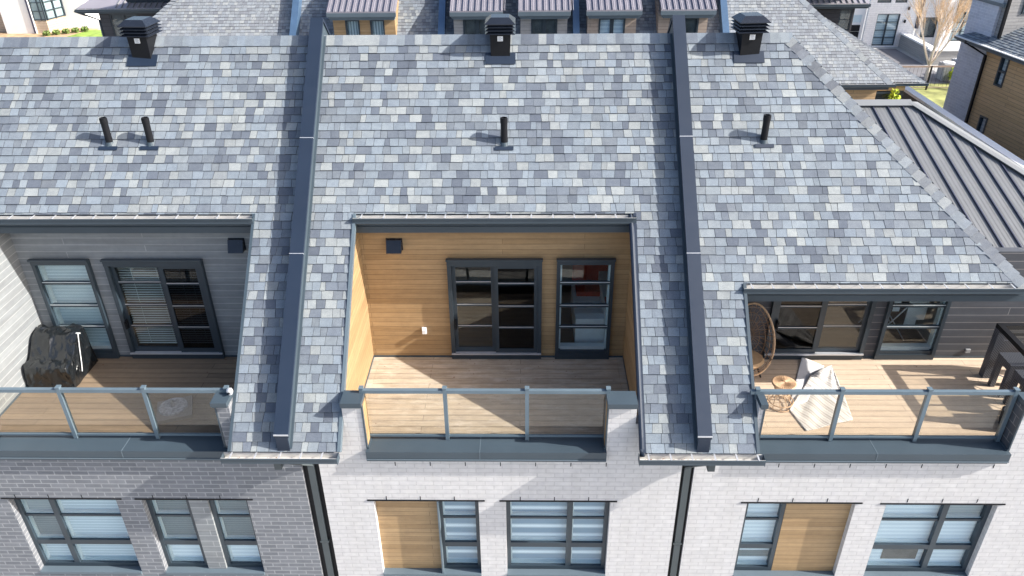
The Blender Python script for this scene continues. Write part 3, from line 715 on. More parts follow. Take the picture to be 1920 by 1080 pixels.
head(TL, XL0-.02, XL1+.01, SH, random.Random(1), 1.86); head(TC, XC0-.02, XC1+.02, SH, random.Random(2), 1.86); head(TR, XR0-.04, 7.74, SH2, random.Random(3), 1.08)
# dark base flashing round the decks
for par_, x0, x1 in ((TL, -8.47, -4.17), (TC, -2.65, 1.832), (TR, 3.385, 9)):
    mb = MB(); mb.box(x0+.012, x1-.012, YB-.012, YB-.001, DZ+.004, DZ+.035); mb.box(x0+.001, x0+.012, .3, YB, DZ+.004, DZ+.035); mb.box(x1-.012, x1-.001, .3, YB, DZ+.004, DZ+.035)
    part(mb, 'base_flashing', m_slate, par_)
door(TL, -7.01, -5.342, -6.12, True, blindslats=True); tall_window(TL, -8.24, -7.265, m_blind)
door(TC, -1.228, .365, -.47, True); tall_window(TC, .612, 1.572)
door(TR, 4.31, 6.05, 5.17, False); tall_window(TR, 6.27, 7.305)
for par_, a, b in ((TL, -8.5, -4.1), (TC, -2.7, 1.9), (TR, 3.3, 7.45)): room(par_, a, b, 1.35 if par_ is TR else 1.7)
# wall vents, outlet, lights
def wall_vent(par_, cx, cz, w=.25, h=.2):
    m = MB(); y = YB-.001; a, b = cx-w/2, cx+w/2
    m.box(a-.01, b+.01, y-.012, y, cz-h/2-.01, cz+h/2+.01)
    m.prism([(a, y-.0125, cz-h/2), (b, y-.0125, cz-h/2), (b, y-.15, cz-h/2), (a, y-.15, cz-h/2)], [(a, y-.0125, cz+h/2), (b, y-.0125, cz+h/2), (b, y-.06, cz+h/2), (a, y-.06, cz+h/2)])
    return part(m, 'wall_vent', m_blackr, par_)
wall_vent(TC, -2.08, 1.53); wall_vent(TL, -4.70, 1.54)
m = MB(); m.box(-1.735, -1.655, YB-.03, YB-.001, -.235, -.105); m.box(-1.725, -1.665, YB-.085, YB-.031, -.20, -.12); part(m, 'outlet_box', m_white, TC)
m = MB(); m.box(7.86, 7.94, YB-.03, YB-.001, -.62, -.55); part(m, 'outlet_box', m_grey, TR)
for par_, x in ((TL, -8.15), (TC, 1.42)):
    m = MB(); m.rings([circ(x, YB-.09, 1.835, .03, 10), circ(x, YB-.09, 1.858, .03, 10)]); part(m, 'soffit_light', m_white, par_)
# roof furniture
vent(TL, -6.37, 4.49, 4.0, rad(-4)); vent(TC, -.33, 4.49, 4.0, 0); vent(TR, 3.80, 4.49, 4.0, rad(4))
pipe(TL, -6.71, 3.22); pipe(TL, -6.03, 3.22); pipe(TC, -.255, 3.20); pipe(TR, 3.92, 3.22)
parapet(TC, -3.515, -3.305); parapet(TR, 2.53, 2.735)

rr = random.Random(31)
for par_, x0, x1, n in ((TL, -8.3, -4.4, 16), (TC, -2.5, 1.7, 30), (TR, 3.6, 7.2, 18)):
    m = MB()
    for _ in range(n):
        cx = rr.uniform(x0, x1); cy = YB-.06-abs(rr.gauss(0, .7)); r = rr.uniform(.008, .02); a = rr.random()*3
        if cy < .4: continue
        m.face([(cx+r*math.cos(a+k*1.57), cy+r*.6*math.sin(a+k*1.57), DZ+.005+.008*rr.random()) for k in range(4)])
    o = part(m, 'leaf_litter', m_leaf, par_); o['kind'] = 'stuff'
# ---------------------------------------------------------------- things on the balconies
# covered barbecue
mb = MB(); mb.smooth = True
NX, NV = 30, 44; rr = random.Random(5)
x0, x1, yf, ybk = -8.40, -7.63, 1.66, 2.42
prof = [(yf-.03, DZ+.02), (yf+.0, -.60), (yf+.0, -.42), (yf+.02, -.33), (yf+.08, -.29), (yf+.22, -.27), (yf+.34, -.13), (yf+.46, .02), (yf+.56, .07), (ybk-.04, .09), (ybk, .05), (ybk+.01, -.3), (ybk+.02, DZ+.02)]
def pf(t):
    k = t*(len(prof)-1); i = min(int(k), len(prof)-2); k -= i
    return (prof[i][0]*(1-k)+prof[i+1][0]*k, prof[i][1]*(1-k)+prof[i+1][1]*k)
def wr(a, b): return (math.sin(a*17+b*9)*.5 + math.sin(a*31-b*23+1.3)*.3 + math.sin(b*41+a*11)*.2)
grid = []
for j in range(NV+1):
    t = j/NV; y, z = pf(t); row = []
    for i in range(NX+1):
        u = i/NX; x = x0+(x1-x0)*u
        w = wr(u, t)*.022; top = max(0, min(1, (z+.45)/.3))
        edge = min(u, 1-u)*(x1-x0)
        zz = z - top*(.03*math.exp(-edge/.03)) - top*.035*math.sin(math.pi*u) + w
        grid_y = y + w*.8 + .02*math.sin(u*6+t*4)*top; row.append((x + wr(t, u)*.010*(edge < .1), grid_y, max(zz, DZ+.01)))
    grid.append(row)
for j in range(NV):
    for i in range(NX): mb.face((grid[j][i], grid[j][i+1], grid[j+1][i+1], grid[j+1][i]))
for side in (0, NX):               # draped ends
    for j in range(NV):
        a, b = grid[j][side], grid[j+1][side]; K = 10
        for k in range(K):
            def lo(p, q):
                f = q/K; sg = -1 if side == 0 else 1
                fold = .014*math.sin(p[1]*31+q*.9)*math.sin(math.pi*min(1, f+.15)) + .03*f
                return (p[0]+sg*fold, p[1], p[2]*(1-f)+(DZ+.01)*f)
            q = (lo(a, k), lo(a, k+1), lo(b, k+1), lo(b, k))
            mb.face(q if side == 0 else tuple(reversed(q)))
bbq = thing('covered_barbecue', 'barbecue grill wrapped in a creased glossy black cover in the balcony corner', 'barbecue', (-8.0, 2.05, DZ))
part(mb, 'cover', m_plas, bbq, weld=True)
mb = MB(); mb.tube([(-7.62, 2.20, .02), (-7.60, 2.1, -.15), (-7.595, 2.0, -.45), (-7.60, 1.95, -.6)], .008, 6); mb.box(-7.66, -7.58, 2.19, 2.21, .015, .03); part(mb, 'strap', m_white, bbq)
mb = MB()
for wx, wy in ((-8.3, 1.72), (-7.72, 1.72), (-8.3, 2.36), (-7.72, 2.36)): mb.box(wx-.03, wx+.03, wy-.03, wy+.03, DZ+.002, DZ+.03)
part(mb, 'caster', m_black, bbq)
# little camera on the left pier
c = thing('security_camera', 'small white dome camera sitting on the slate pier cap beside the left balcony rail', 'camera', (-4.24, .16, .311))
m = MB(); m.smooth = True
R = [circ(-4.24, .16, .3125+h, r, 16) for h, r in ((0, .035), (.02, .035), (.022, .045), (.06, .048), (.085, .04), (.10, .022), (.105, .004))]
m.rings(R); part(m, 'body', m_alu, c); m = MB(); m.rings([circ(-4.24, .108, .355, .02, 10), circ(-4.24, .105, .37, .02, 10)]); part(m, 'lens', m_black, c)
# slab and disc added in place of a fan reflection in the left glass
u = thing('fan_reflection_slab', 'grey square slab and round disc standing in for a fan reflection in the left balcony glass', 'reflection stand-in', (-5.65, 1.05, DZ))
m = MB(lambda p: (-5.65 + p[0]*.94 - p[1]*.34, 1.05 + p[0]*.34 + p[1]*.94, DZ+.004+p[2])); m.box(-.27, .27, -.27, .27, 0, .06); part(m, 'base_slab', plain('reflection_slab_grey', (.22, .20, .18), .8), u)
m = MB(); m.rings([circ(-5.68, 1.08, DZ+.065, .23, 28), circ(-5.68, 1.08, DZ+.09, .22, 28)]); m.rings([circ(-5.68, 1.08, DZ+.0905, .03, 12), circ(-5.68, 1.08, DZ+.22, .03, 12)]); m.box(-5.655, -5.60, 1.07, 1.09, DZ+.17, DZ+.19); part(m, 'disc_and_tube', m_grey, u)
# egg chair
ch = thing('egg_chair', 'open-weave rattan egg chair with tan seat pad, half hidden behind the roof edge', 'chair', (3.86, 2.0, DZ))
cx, cy, cz = 3.84, 2.02, .02; ax = Vector((-.25, -.90, .35)).normalized()          # opening axis
sx = ax.cross(Vector((0, 0, 1))).normalized(); upv = sx.cross(ax).normalized()
if upv.z < 0: upv = -upv
Hh, Ww, Dd = .63, .40, .42
def shell(a, b):      # a angle around the rim, b depth 0..1
    k = math.cos(b*math.pi/2); q = Vector((cx, cy, cz)) + sx*(Ww*math.cos(a)*k*(1-.18*math.sin(a))) + upv*(Hh*math.sin(a)*k) - ax*(Dd*math.sin(b*math.pi/2)); return q
m = MB(); n = 44
m.tube([shell(2*math.pi*k/n, 0) for k in range(n+1)], .017, 8)
part(m, 'hoop', m_rattan, ch)
m = MB()
for b in (.18, .36, .54, .72, .88): m.tube([shell(2*math.pi*k/n, b) for k in range(n+1)], .006, 5)
for k in range(26):
    a = 2*math.pi*k/26; m.tube([shell(a + .05*math.sin(j*2.2), j/10) for j in range(11)], .0045, 4)
for sg in (-1, 1):
    for k in range(7):
        z = -.3+k*.13; m.tube([shell(math.asin(max(-1, min(1, z/Hh))) if sg > 0 else math.pi-math.asin(max(-1, min(1, z/Hh))), j/6*.9) for j in range(7)], .006, 4)
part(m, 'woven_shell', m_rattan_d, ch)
m = MB(); m.smooth = True; Rr = []
for (rr_, zz) in ((.10, -.46), (.27, -.42), (.31, -.36), (.28, -.31), (.05, -.30)):
    Rr.append([(cx-.02+rr_*math.cos(q*math.pi/12), cy-.02+rr_*.85*math.sin(q*math.pi/12), zz+cz-.02) for q in range(24)])
m.rings(Rr); part(m, 'cushion', m_cush, ch)
for lx, ly in ((.28, -.02), (-.28, -.02), (.2, .36), (-.2, .36)):
    m = MB(); m.tube([(cx+lx*.65, cy+ly*.7, cz-.50), (cx+lx*1.05, cy+ly, DZ+.004)], .018, 8, .012); part(m, 'leg', m_black, ch)
# rattan stool with a round top
st = thing('rattan_stool', 'round-topped wicker stool with looping cane frame beside the folded rug', 'stool', (4.25, 1.24, DZ))
m = MB(); m.smooth = True; sx0, sy0, zt = 4.25, 1.26, -.30
m.rings([circ(sx0, sy0, zt-.02, .19, 28), circ(sx0, sy0, zt, .20, 28), circ(sx0, sy0, zt+.015, .18, 28), circ(sx0, sy0, zt+.012, .02, 28)])
for k in range(32):
    a = math.pi*2*k/32; m.tube([(sx0+.02*math.cos(a), sy0+.02*math.sin(a), zt+.017), (sx0+.185*math.cos(a), sy0+.185*math.sin(a), zt+.019)], .0035, 4)
part(m, 'seat', m_rattan, st)
m = MB()
for k in range(9):
    a = 2*math.pi*k/9; a2 = a+1.0
    m.tube([(sx0+.17*math.cos(a), sy0+.17*math.sin(a), zt-.02), (sx0+.10*math.cos(a+.5), sy0+.10*math.sin(a+.5), -.5), (sx0+.19*math.cos(a2), sy0+.19*math.sin(a2), DZ+.02)], .008, 5)
for r, z in ((.20, DZ+.016), (.20, DZ+.10), (.11, -.50)): m.tube([(sx0+r*math.cos(q*.3927), sy0+r*math.sin(q*.3927), z) for q in range(17)], .010, 6)
part(m, 'cane_frame', m_rattan, st)
# folded rug
def bil(c, u, v): return [((1-u)*(1-v)*c[0][i] + u*(1-v)*c[1][i] + u*v*c[2][i] + (1-u)*v*c[3][i]) for i in range(2)]
def patch(mb, c, hf, n=26, th=.008):
    P = [[(*bil(c, i/n, j/n), DZ+hf(i/n, j/n)) for i in range(n+1)] for j in range(n+1)]
    Q = [[(p[0], p[1], p[2]-th) for p in r] for r in P]
    for j in range(n):
        for i in range(n):
            mb.face((P[j][i], P[j][i+1], P[j+1][i+1], P[j+1][i])); mb.face((Q[j][i], Q[j+1][i], Q[j+1][i+1], Q[j][i+1]))
    for k in range(n):
        mb.face((Q[0][k], Q[0][k+1], P[0][k+1], P[0][k])); mb.face((P[n][k], P[n][k+1], Q[n][k+1], Q[n][k]))
        mb.face((P[k][0], P[k+1][0], Q[k+1][0], Q[k][0])); mb.face((Q[k][n], Q[k+1][n], P[k+1][n], P[k][n]))
mt, tt, bb = nmat('striped_rug'); p, s = pos(tt)
dv = math_(tt, 'ADD', math_(tt, 'MULTIPLY', s.outputs[0], .86), math_(tt, 'MULTIPLY', s.outputs[1], .50))
nz = noise(tt, p, 14, 3); wv = math_(tt, 'SINE', math_(tt, 'ADD', math_(tt, 'MULTIPLY', dv, 120.0), math_(tt, 'MULTIPLY', noise(tt, p, 2.2, 2), 5.0)))
wv2 = math_(tt, 'SINE', math_(tt, 'MULTIPLY', dv, 41.0))
f = math_(tt, 'MULTIPLY', math_(tt, 'ADD', math_(tt, 'ADD', wv, wv2), 2.0), .25)
tt.links.new(mix(tt, ramp(tt, f, .15, .75), (.42, .395, .375), (.62, .60, .575)), bb.inputs['Base Color']); bb.inputs['Roughness'].default_value = .95
bump(tt, bb, math_(tt, 'ADD', f, nz), .3, .01); m_rug = mt
rug = thing('folded_rug', 'rumpled cream and grey striped rug folded over on the sunny deck', 'rug', (4.9, 1.6, DZ))
LL, BB, RR, TT, CC = (4.36, 1.10), (4.47, .60), (5.30, .87), (5.44, 2.30), (4.96, 1.98)
m = MB(); m.smooth = True
eh = lambda u: .02+.05*(1-u)
patch(m, [LL, BB, RR, CC], lambda u, v: .015*(1-v) + eh(u)*v**1.5 + .012*math.sin(u*10+v*7)*v*(1-v)*4 + .03*math.exp(-((u-.0)/.05)**2)*(1-v))
patch(m, [CC, RR, TT, TT], lambda u, v: eh(u)*(1-v) + .05*v + .03*math.sin(math.pi*v)*(1-u) + .012*math.sin(u*15)*math.sin(math.pi*v))
part(m, 'striped_side', m_rug, rug, weld=True)
m = MB(); m.smooth = True
patch(m, [(4.36, 1.16), (4.70, 1.30), (5.30, 2.28), (5.00, 2.56)], lambda u, v: .012 + .05*u*math.sin(math.pi*min(1, v+.2)) + .035*math.exp(-((v-1)/.12)**2))
part(m, 'underside', m_rug_b, rug, weld=True)
# rattan bar set on the right
mtw = plain('black_wicker', (.035, .04, .055), .45, 0, .3, 60, bmp=.8, bsc=70)
def wicker():
    m, t, b = nmat('woven_black_wicker'); p, s = pos(t)
    v = vec(t, math_(t, 'ADD', s.outputs[0], s.outputs[1]), math_(t, 'ADD', s.outputs[2], math_(t, 'MULTIPLY', s.outputs[1], .6)))
    c = N(t, 'ShaderNodeTexChecker'); c.inputs['Scale'].default_value = 48; t.links.new(v, c.inputs['Vector'])
    c.inputs[1].default_value = (.018, .02, .03, 1); c.inputs[2].default_value = (.10, .115, .15, 1)
    t.links.new(c.outputs[0], b.inputs['Base Color']); b.inputs['Roughness'].default_value = .5; bump(t, b, c.outputs[1], .6, .01); return m
m_wick = wicker()
tb = thing('bar_table', 'tall black wicker bar table frame at the far right of the sunny balcony', 'table', (8.5, 1.5, DZ))
X0, X1, Y0, Y1, ZTt = 7.90, 9.1, .62, 2.12, .30
m = MB()
m.box(X0, X1, Y1-.09, Y1, ZTt-.08, ZTt); m.box(X0, X1, Y0, Y0+.09, ZTt-.08, ZTt); m.box(X0, X0+.09, Y0+.0905, Y1-.0905, ZTt-.08, ZTt); m.box(X1-.09, X1, Y0+.0905, Y1-.0905, ZTt-.08, ZTt)
for yy in (1.0, 1.4, 1.8): m.box(X0+.0905, X1-.0905, yy, yy+.03, ZTt-.045, ZTt-.01)
part(m, 'top_frame', m_black, tb)
m = MB(); m.box(X0+.091, X1-.091, Y0+.091, Y1-.091, ZTt-.02+.012, ZTt-.003); part(m, 'glass_top', m_grail, tb)
m = MB(); m.box(X0+.14, X1-.14, Y1-.06, Y1-.02, -.55, -.02); part(m, 'woven_panel', m_wick, tb)
for lx, ly in ((X0, Y1-.13), (X0, Y0), (X1-.13, Y1-.13), (X1-.13, Y0)):
    m = MB(); m.box(lx, lx+.13, ly, ly+.13, DZ+.004, ZTt-.0805); part(m, 'leg', m_wick, tb)
S0 = None
for k, (qx, qy) in enumerate(((8.10, 1.64), (8.10, 1.16), (8.12, .70))):
    if S0 is None:
        t_ = thing('bar_stool', 'backless black wicker stool pulled to the bar table, nearest the house wall', 'stool', (qx, qy, DZ), 'wicker stools at the bar table')
        m = MB(); m.box(qx-.20, qx+.20, qy-.19, qy+.19, -.22, -.09); part(m, 'seat', m_wick, t_)
        for lx in (-.20, .12):
            for ly in (-.19, .11): m = MB(); m.box(qx+lx, qx+lx+.08, qy+ly, qy+ly+.08, DZ+.004, -.2205); part(m, 'leg', m_wick, t_)
        m = MB(); m.tube([(qx-.17, qy-.17, -.5), (qx, qy, -.36), (qx+.17, qy+.17, -.5)], .008, 6); m.tube([(qx-.17, qy+.17, -.5), (qx+.17, qy-.17, -.5)], .008, 6); part(m, 'brace', m_alu, t_)
        S0 = t_
    else: cp(S0, (qx, qy, DZ), ('', 'backless black wicker stool in the middle of the bar table row', 'backless black wicker stool at the railing end of the bar table')[k])
# planter bag by the right pier
pt = thing('planter', 'round black planter with crumpled grey cloth beside the right balcony pier', 'planter', (7.66, .78, DZ))
m = MB(); m.smooth = True; m.rings([circ(7.66, .78, DZ+.004, .11, 20), circ(7.66, .78, DZ+.28, .13, 20), circ(7.66, .78, DZ+.28, .115, 20), circ(7.66, .78, DZ+.22, .11, 20)]); part(m, 'pot', m_pot, pt)
m = MB(); m.smooth = True; rr = random.Random(4)
m.rings([[(7.66+(r+rr.uniform(-.012, .012))*math.cos(q*.524), .78+(r+rr.uniform(-.012, .012))*math.sin(q*.524), DZ+z+rr.uniform(-.01, .01)) for q in range(12)] for r, z in ((.10, .23), (.11, .30), (.09, .34), (.04, .36), (.01, .35))]); part(m, 'cloth', m_grey, pt)
# sofa seen through the middle window
sf = thing('white_sofa', 'white sofa with red throw seen through the narrow window of the cedar balcony', 'sofa', (1.30, 4.0, DZ))
m = MB(); m.box(.98, 1.62, 2.86, 4.3, DZ+.06, -.33); m.box(1.50, 1.80, 2.86, 4.3, -.3295, .08); m.box(.98, 1.495, 2.86, 3.06, -.3295, -.10); m.box(.98, 1.495, 3.07, 3.65, -.3295, -.22); m.box(.98, 1.495, 3.67, 4.28, -.3295, -.22); part(m, 'body', m_sofa, sf)
m = MB(); m.box(1.05, 1.6, 3.85, 4.25, -.2195, -.12); m.box(1.52, 1.74, 3.05, 3.25, .081, .13); m.box(1.0, 1.75, 4.32, 4.5, -.2, .35); part(m, 'throw', m_red, sf)
# drying rack seen through the right window
dr = thing('drying_rack', 'laundry rack hung with pale clothes seen through the charcoal wall window', 'drying rack', (6.8, 3.4, DZ))
m = MB()
for a, b in (((6.45, 3.15, DZ), (7.05, 3.15, .12)), ((7.05, 3.15, DZ), (6.45, 3.15, .12)), ((6.45, 3.75, DZ), (7.05, 3.75, .12)), ((7.05, 3.75, DZ), (6.45, 3.75, .12))): m.tube([a, b], .012, 6)
for x in (6.45, 6.6, 6.75, 6.9, 7.05): m.tube([(x, 3.15, .12), (x, 3.75, .12)], .007, 5)
m.tube([(6.2, 3.15, .12), (7.3, 3.15, .12)], .01, 5); m.tube([(6.2, 3.75, .12), (7.3, 3.75, .12)], .01, 5)
part(m, 'frame', m_alu, dr)
m = MB(); m.smooth = False
for k, (x, w, dz) in enumerate(((6.50, .10, .35), (6.68, .12, .22), (6.95, .2, .5), (7.15, .14, .4))):
    m.box(x, x+w, 3.135, 3.75, .121, .15); m.box(x, x+w, 3.12, 3.1345, .12-dz, .15)
part(m, 'clothes', m_sofa, dr)

# ---------------------------------------------------------------- back row
PB = rad(44); YB0, ZB0 = 21.22, -1.0
def BP(x, s, h=0.0): return (x, YB0 + s*math.cos(PB) - h*math.sin(PB), ZB0 + s*math.sin(PB) + h*math.cos(PB))
LB = 5.6
G_BACK = 'row of townhouses behind the near ridge'
bx = [-17.6, -9.12, -3.25, 2.06, 7.90, 14.35]
blab = ['end townhouse of the back row at left with plain hipped shingle roof', 'back row townhouse whose metal-roofed dormer has cedar siding and curtained windows',
        'back row townhouse with two light grey dormers behind the middle roof vent', 'back row townhouse with two beige dormers, one with bright white blinds',
        'end townhouse of the back row at right with bare pale shingle hip roof']
def bregs(i):
    a, b = bx[i], bx[i+1]
    if i == 0: return [[(a, 0), (b, 0), (b, LB), (a+LB*.83, LB)]]
    if i == 4: return [[(a, 0), (b-.1, 0), (b-.1-LB*.80, LB), (a, LB)]]
    return [rect(a, b, 0, LB)]
dorm = {1: [(-7.63, -4.94, m_cedar, [(-7.02, -6.46), (-6.04, -5.48)], -7.50, -5.06, 'curtain')],
        2: [(-2.86, -.80, m_sid_l, [(-2.38, -1.27)], -2.75, -.95, 'clear'), (-.22, 1.81, m_sid_l, [(.29, 1.31)], -.13, 1.70, 'clear')],
        3: [(2.41, 4.55, m_sid_b, [(2.93, 3.96)], 2.49, 4.39, 'white'), (5.26, 7.38, m_sid_b, [(5.70, 6.82)], 5.26, 7.16, 'clear')]}
m_curt = stripes('curtain', (.60, .66, .68), (.22, .27, .30), .11, .55, soft=.4, axis=0)
m_wbl = stripes('white_blind_far', (.78, .82, .86), (.55, .62, .70), .16, .7, soft=.3)
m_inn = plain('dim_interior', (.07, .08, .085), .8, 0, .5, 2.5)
yD = 22.6
for i in range(5):
    t = thing('townhouse', blab[i], 'townhouse', ((bx[i]+bx[i+1])/2, YB0+.4, -7), G_BACK)
    regs = bregs(i); mb = MB(); slab(mb.mat(1), regs, BP)
    yr, zr = BP(0, LB)[1:]
    mb.face(((bx[i], yr, zr), (bx[i+1], yr, zr), (bx[i+1], yr+4, zr-4), (bx[i], yr+4, zr-4)))
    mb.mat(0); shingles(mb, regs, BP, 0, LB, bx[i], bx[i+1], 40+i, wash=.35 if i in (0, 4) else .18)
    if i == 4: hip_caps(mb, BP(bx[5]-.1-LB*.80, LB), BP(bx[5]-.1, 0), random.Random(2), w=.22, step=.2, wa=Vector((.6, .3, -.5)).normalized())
    if i == 0:
        rr = random.Random(7); A, B_ = Vector(BP(bx[0]+LB*.83, LB)), Vector(BP(bx[0], 0)); d = (B_-A); L_ = d.length; d.normalize(); k = 0
        fr_ = Vector((1, -.1, -.05)).normalized(); bk_ = Vector((-.6, .3, -.5)).normalized(); nn = Vector((-.3, -.4, .8)).normalized()
        while k < L_:
            mb.col = tone(rr, .3); a, b = A+d*k, A+d*(k+.21)
            p0, p1 = a+nn*.02, b+nn*.05; mb.face((p0, p1, p1+fr_*.25-nn*.005, p0+fr_*.25)); mb.face((p1, p0, p0+bk_*.25, p1+bk_*.25)); k += .2
        mb.col = None
    part(mb, 'shingle_roof', [m_shingle, m_slate], t)
    mb = MB(); mb.box(bx[i]+(.5 if i == 0 else .005), bx[i+1]-(.45 if i == 4 else .005), YB0+.45, YB0+7, -7, -1.12)
    part(mb, 'wall', m_sid_c if i != 4 else m_tan, t)
    g = MB(); gutter(g, bx[i]+.01, bx[i+1]-.01, YB0+.01, ZB0-.01, random.Random(i)); g.mat(0).box(bx[i]+.2, bx[i+1]-.2, YB0+.02, YB0+.449, -1.25, -1.13); part(g, 'gutter', GM, t)
    if i < 4:
        m = MB(); X = bx[i+1]
        pr = [(0, 0), (LB, 0), (LB, .38), (0, .38)]
        m.prism([BP(X-.13, s, h) for s, h in pr], [BP(X+.13, s, h) for s, h in pr]); part(m, 'party_parapet', plain('blue_parapet_metal', (.085, .15, .25), .35, .3) if i == 0 else bpy.data.materials['blue_parapet_metal'], t)
    for (rx0, rx1, mt_, wins, wx0, wx1, kind) in dorm.get(i, []):
        m = MB(); zt = 1.27
        wallgrid(m, wx0, wx1, -.6, zt+.1, yD, yD+.12, [(a, b, -.6, 1.24) for a, b in wins])
        for xx in (wx0, wx1-.1): m.prism([(xx, yD+.1205, -.5), (xx, yD+.1205, zt+.1), (xx, yD+1.9, zt+.6), (xx, yD+1.9, 1.2)], [(xx+.1, yD+.1205, -.5), (xx+.1, yD+.1205, zt+.1), (xx+.1, yD+1.9, zt+.6), (xx+.1, yD+1.9, 1.2)])
        dm = part(m, 'dormer', mt_, t)
        m = MB(); y0r, z0r = 22.25, 1.60; sl = math.tan(rad(25)); y1r = 25.4
        a0, a1 = rx0, rx1
        m.prism([(a0, y0r, z0r-.05), (a1, y0r, z0r-.05), (a1, y1r, z0r-.05+(y1r-y0r)*sl), (a0, y1r, z0r-.05+(y1r-y0r)*sl)], [(a0, y0r, z0r), (a1, y0r, z0r), (a1, y1r, z0r+(y1r-y0r)*sl), (a0, y1r, z0r+(y1r-y0r)*sl)])
        x = a0; k = 0
        while x < a1-.02:
            m.mat(1 if k % 1 == 0 else 0)
            w = .022
            m.prism([(x, y0r-.004, z0r+.0005), (x+w, y0r-.004, z0r+.0005), (x+w, y1r, z0r+.0005+(y1r-y0r)*sl), (x, y1r, z0r+.0005+(y1r-y0r)*sl)], [(x, y0r-.004, z0r+.05), (x+w, y0r-.004, z0r+.05), (x+w, y1r, z0r+.05+(y1r-y0r)*sl), (x, y1r, z0r+.05+(y1r-y0r)*sl)])
            for q in (.08, .16): m.mat(0).prism([(x+q, y0r, z0r+.0006), (x+q+.02, y0r, z0r+.0006), (x+q+.02, y1r, z0r+.0006+(y1r-y0r)*sl), (x+q, y1r, z0r+.0006+(y1r-y0r)*sl)], [(x+q, y0r, z0r+.012), (x+q+.02, y0r, z0r+.012), (x+q+.02, y1r, z0r+.012+(y1r-y0r)*sl), (x+q, y1r, z0r+.012+(y1r-y0r)*sl)])
            x += .245; k += 1
        m.mat(2).box(a0, a1, y0r-.03, y0r+.05, z0r-.20, z0r-.051); m.box(a0+.1, a1-.08, y0r+.06, yD-.001, z0r-.33, z0r-.22); m.box(a0+.05, a1-.05, y0r+.0505, y0r+.12, z0r-.28, z0r-.201)
        part(m, 'dormer_roof', [m_seam_p, m_seam_d, m_slate_l], dm)
        for a, b in wins:
            m = MB(); f_ = .06; y = yD+.03
            m.box(a, a+f_, y-.05, y+.06, -.6, 1.18); m.box(b-f_, b, y-.05, y+.06, -.6, 1.18); m.box(a, b, y-.05, y+.06, 1.1805, 1.2395)
            pc = [a+f_, b-f_]
            if b-a > .8: c_ = (a+b)/2; m.box(c_-.07, c_+.07, y-.02, y+.06, -.6, 1.18); pc = [a+f_, c_-.07, c_+.07, b-f_]
            for k in range(0, len(pc), 2): m.box(pc[k], pc[k+1], y+.0, y+.05, .55, .60)
            m.mat(1)
            for k in range(0, len(pc), 2): m.box(pc[k], pc[k+1], y+.02, y+.026, -.6, .55); m.box(pc[k], pc[k+1], y+.02, y+.026, .60, 1.18)
            m.mat(2).box(a+.01, b-.01, y+.063, y+.075, -.6, 1.2)
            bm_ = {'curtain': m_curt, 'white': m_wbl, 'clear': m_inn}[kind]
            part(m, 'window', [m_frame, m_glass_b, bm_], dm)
    if i == 4:       # ground-floor window, cedar band and lower wing roof seen past the corner
        m = MB(); m.box(11.5, 15.35, 22.42, 22.6, -1.62, -1.39); part(m, 'cedar_band', m_tan, t)
        m = MB(); m.box(11.5, 15.35, 22.47, 24.6, -7, -1.6205); part(m, 'lower_wall', m_sid_c, t)
        window(t, 'window', 12.9, 15.0, -2.9, -1.66, 22.36, mull=(13.95,), fw=.07, fd=.08, blind=m_wbl, inner=False)  # pale blind added to brighten the dark window
        ez = -1.3; m = MB(); m.mat(1)
        A, B_, Cc, D_ = (13.2, 22.5, ez+.05), (16.15, 22.5, ez), (15.9, 25.6, ez+.0), (12.9, 27.6, 1.1)
        def WP(x, s, h=0): return (x, 22.45 + s*math.cos(rad(33)) - h*.54, ez + s*math.sin(rad(33)) + h*.84)
        rgw = [[(11.0, 0), (16.1, 0), (11.7, 4.6), (11.0, 4.6)]]
        slab(m, rgw, WP, .1); m.face((WP(16.1, 0), (16.1, 26, ez), WP(11.7, 4.6)))
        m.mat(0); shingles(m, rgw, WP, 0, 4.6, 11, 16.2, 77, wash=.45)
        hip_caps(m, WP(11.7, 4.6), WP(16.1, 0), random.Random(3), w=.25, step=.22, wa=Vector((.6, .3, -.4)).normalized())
        part(m, 'wing_roof', [m_shingle, m_slate], t)
        g = MB(); gutter(g, 11.5, 16.2, 22.46, ez-.01, random.Random(8)); g.mat(0).box(11.5, 16.0, 22.47, 22.6, ez-.14, ez-.02); part(g, 'gutter', GM, t)
# climbing plant on the lower wall
def leafblob(mb, c, r, n, rng, sz=.08):
    for _ in range(n):
        while True:
            p = Vector((rng.uniform(-1, 1), rng.uniform(-1, 1), rng.uniform(-1, 1)))
            if .35 < p.length < 1: break
        q = Vector((c[0]+p.x*r[0], c[1]+p.y*r[1], c[2]+p.z*r[2])); s_ = sz*rng.uniform(.6, 1.3)
        a = Vector((rng.uniform(-1, 1), rng.uniform(-1, 1), rng.uniform(-1, 1))).normalized(); b = a.cross(Vector((rng.uniform(-1, 1), rng.uniform(-1, 1), rng.uniform(.2, 1)))).normalized()
        mb.face((q-a*s_, q-b*s_*.5, q+a*s_, q+b*s_*.5))
rr = random.Random(9)
cl = thing('climbing_plant', 'tall narrow yellow-green climber against the dark wall below the back roof corner', 'plant', (14.9, 22.2, -7))
m = MB(); m.tube([(14.9, 22.25, -7), (14.85, 22.2, -4), (14.92, 22.25, -1.9)], .03, 6); part(m, 'stem', m_bark, cl)
m = MB()
for z in (-6.2, -5.4, -4.6, -3.8, -3.1, -2.5, -1.95): leafblob(m, (14.85+rr.uniform(-.08, .08), 22.15, z), (.24, .2, .5), 150, rr, .09)
part(m, 'foliage', m_lime, cl)

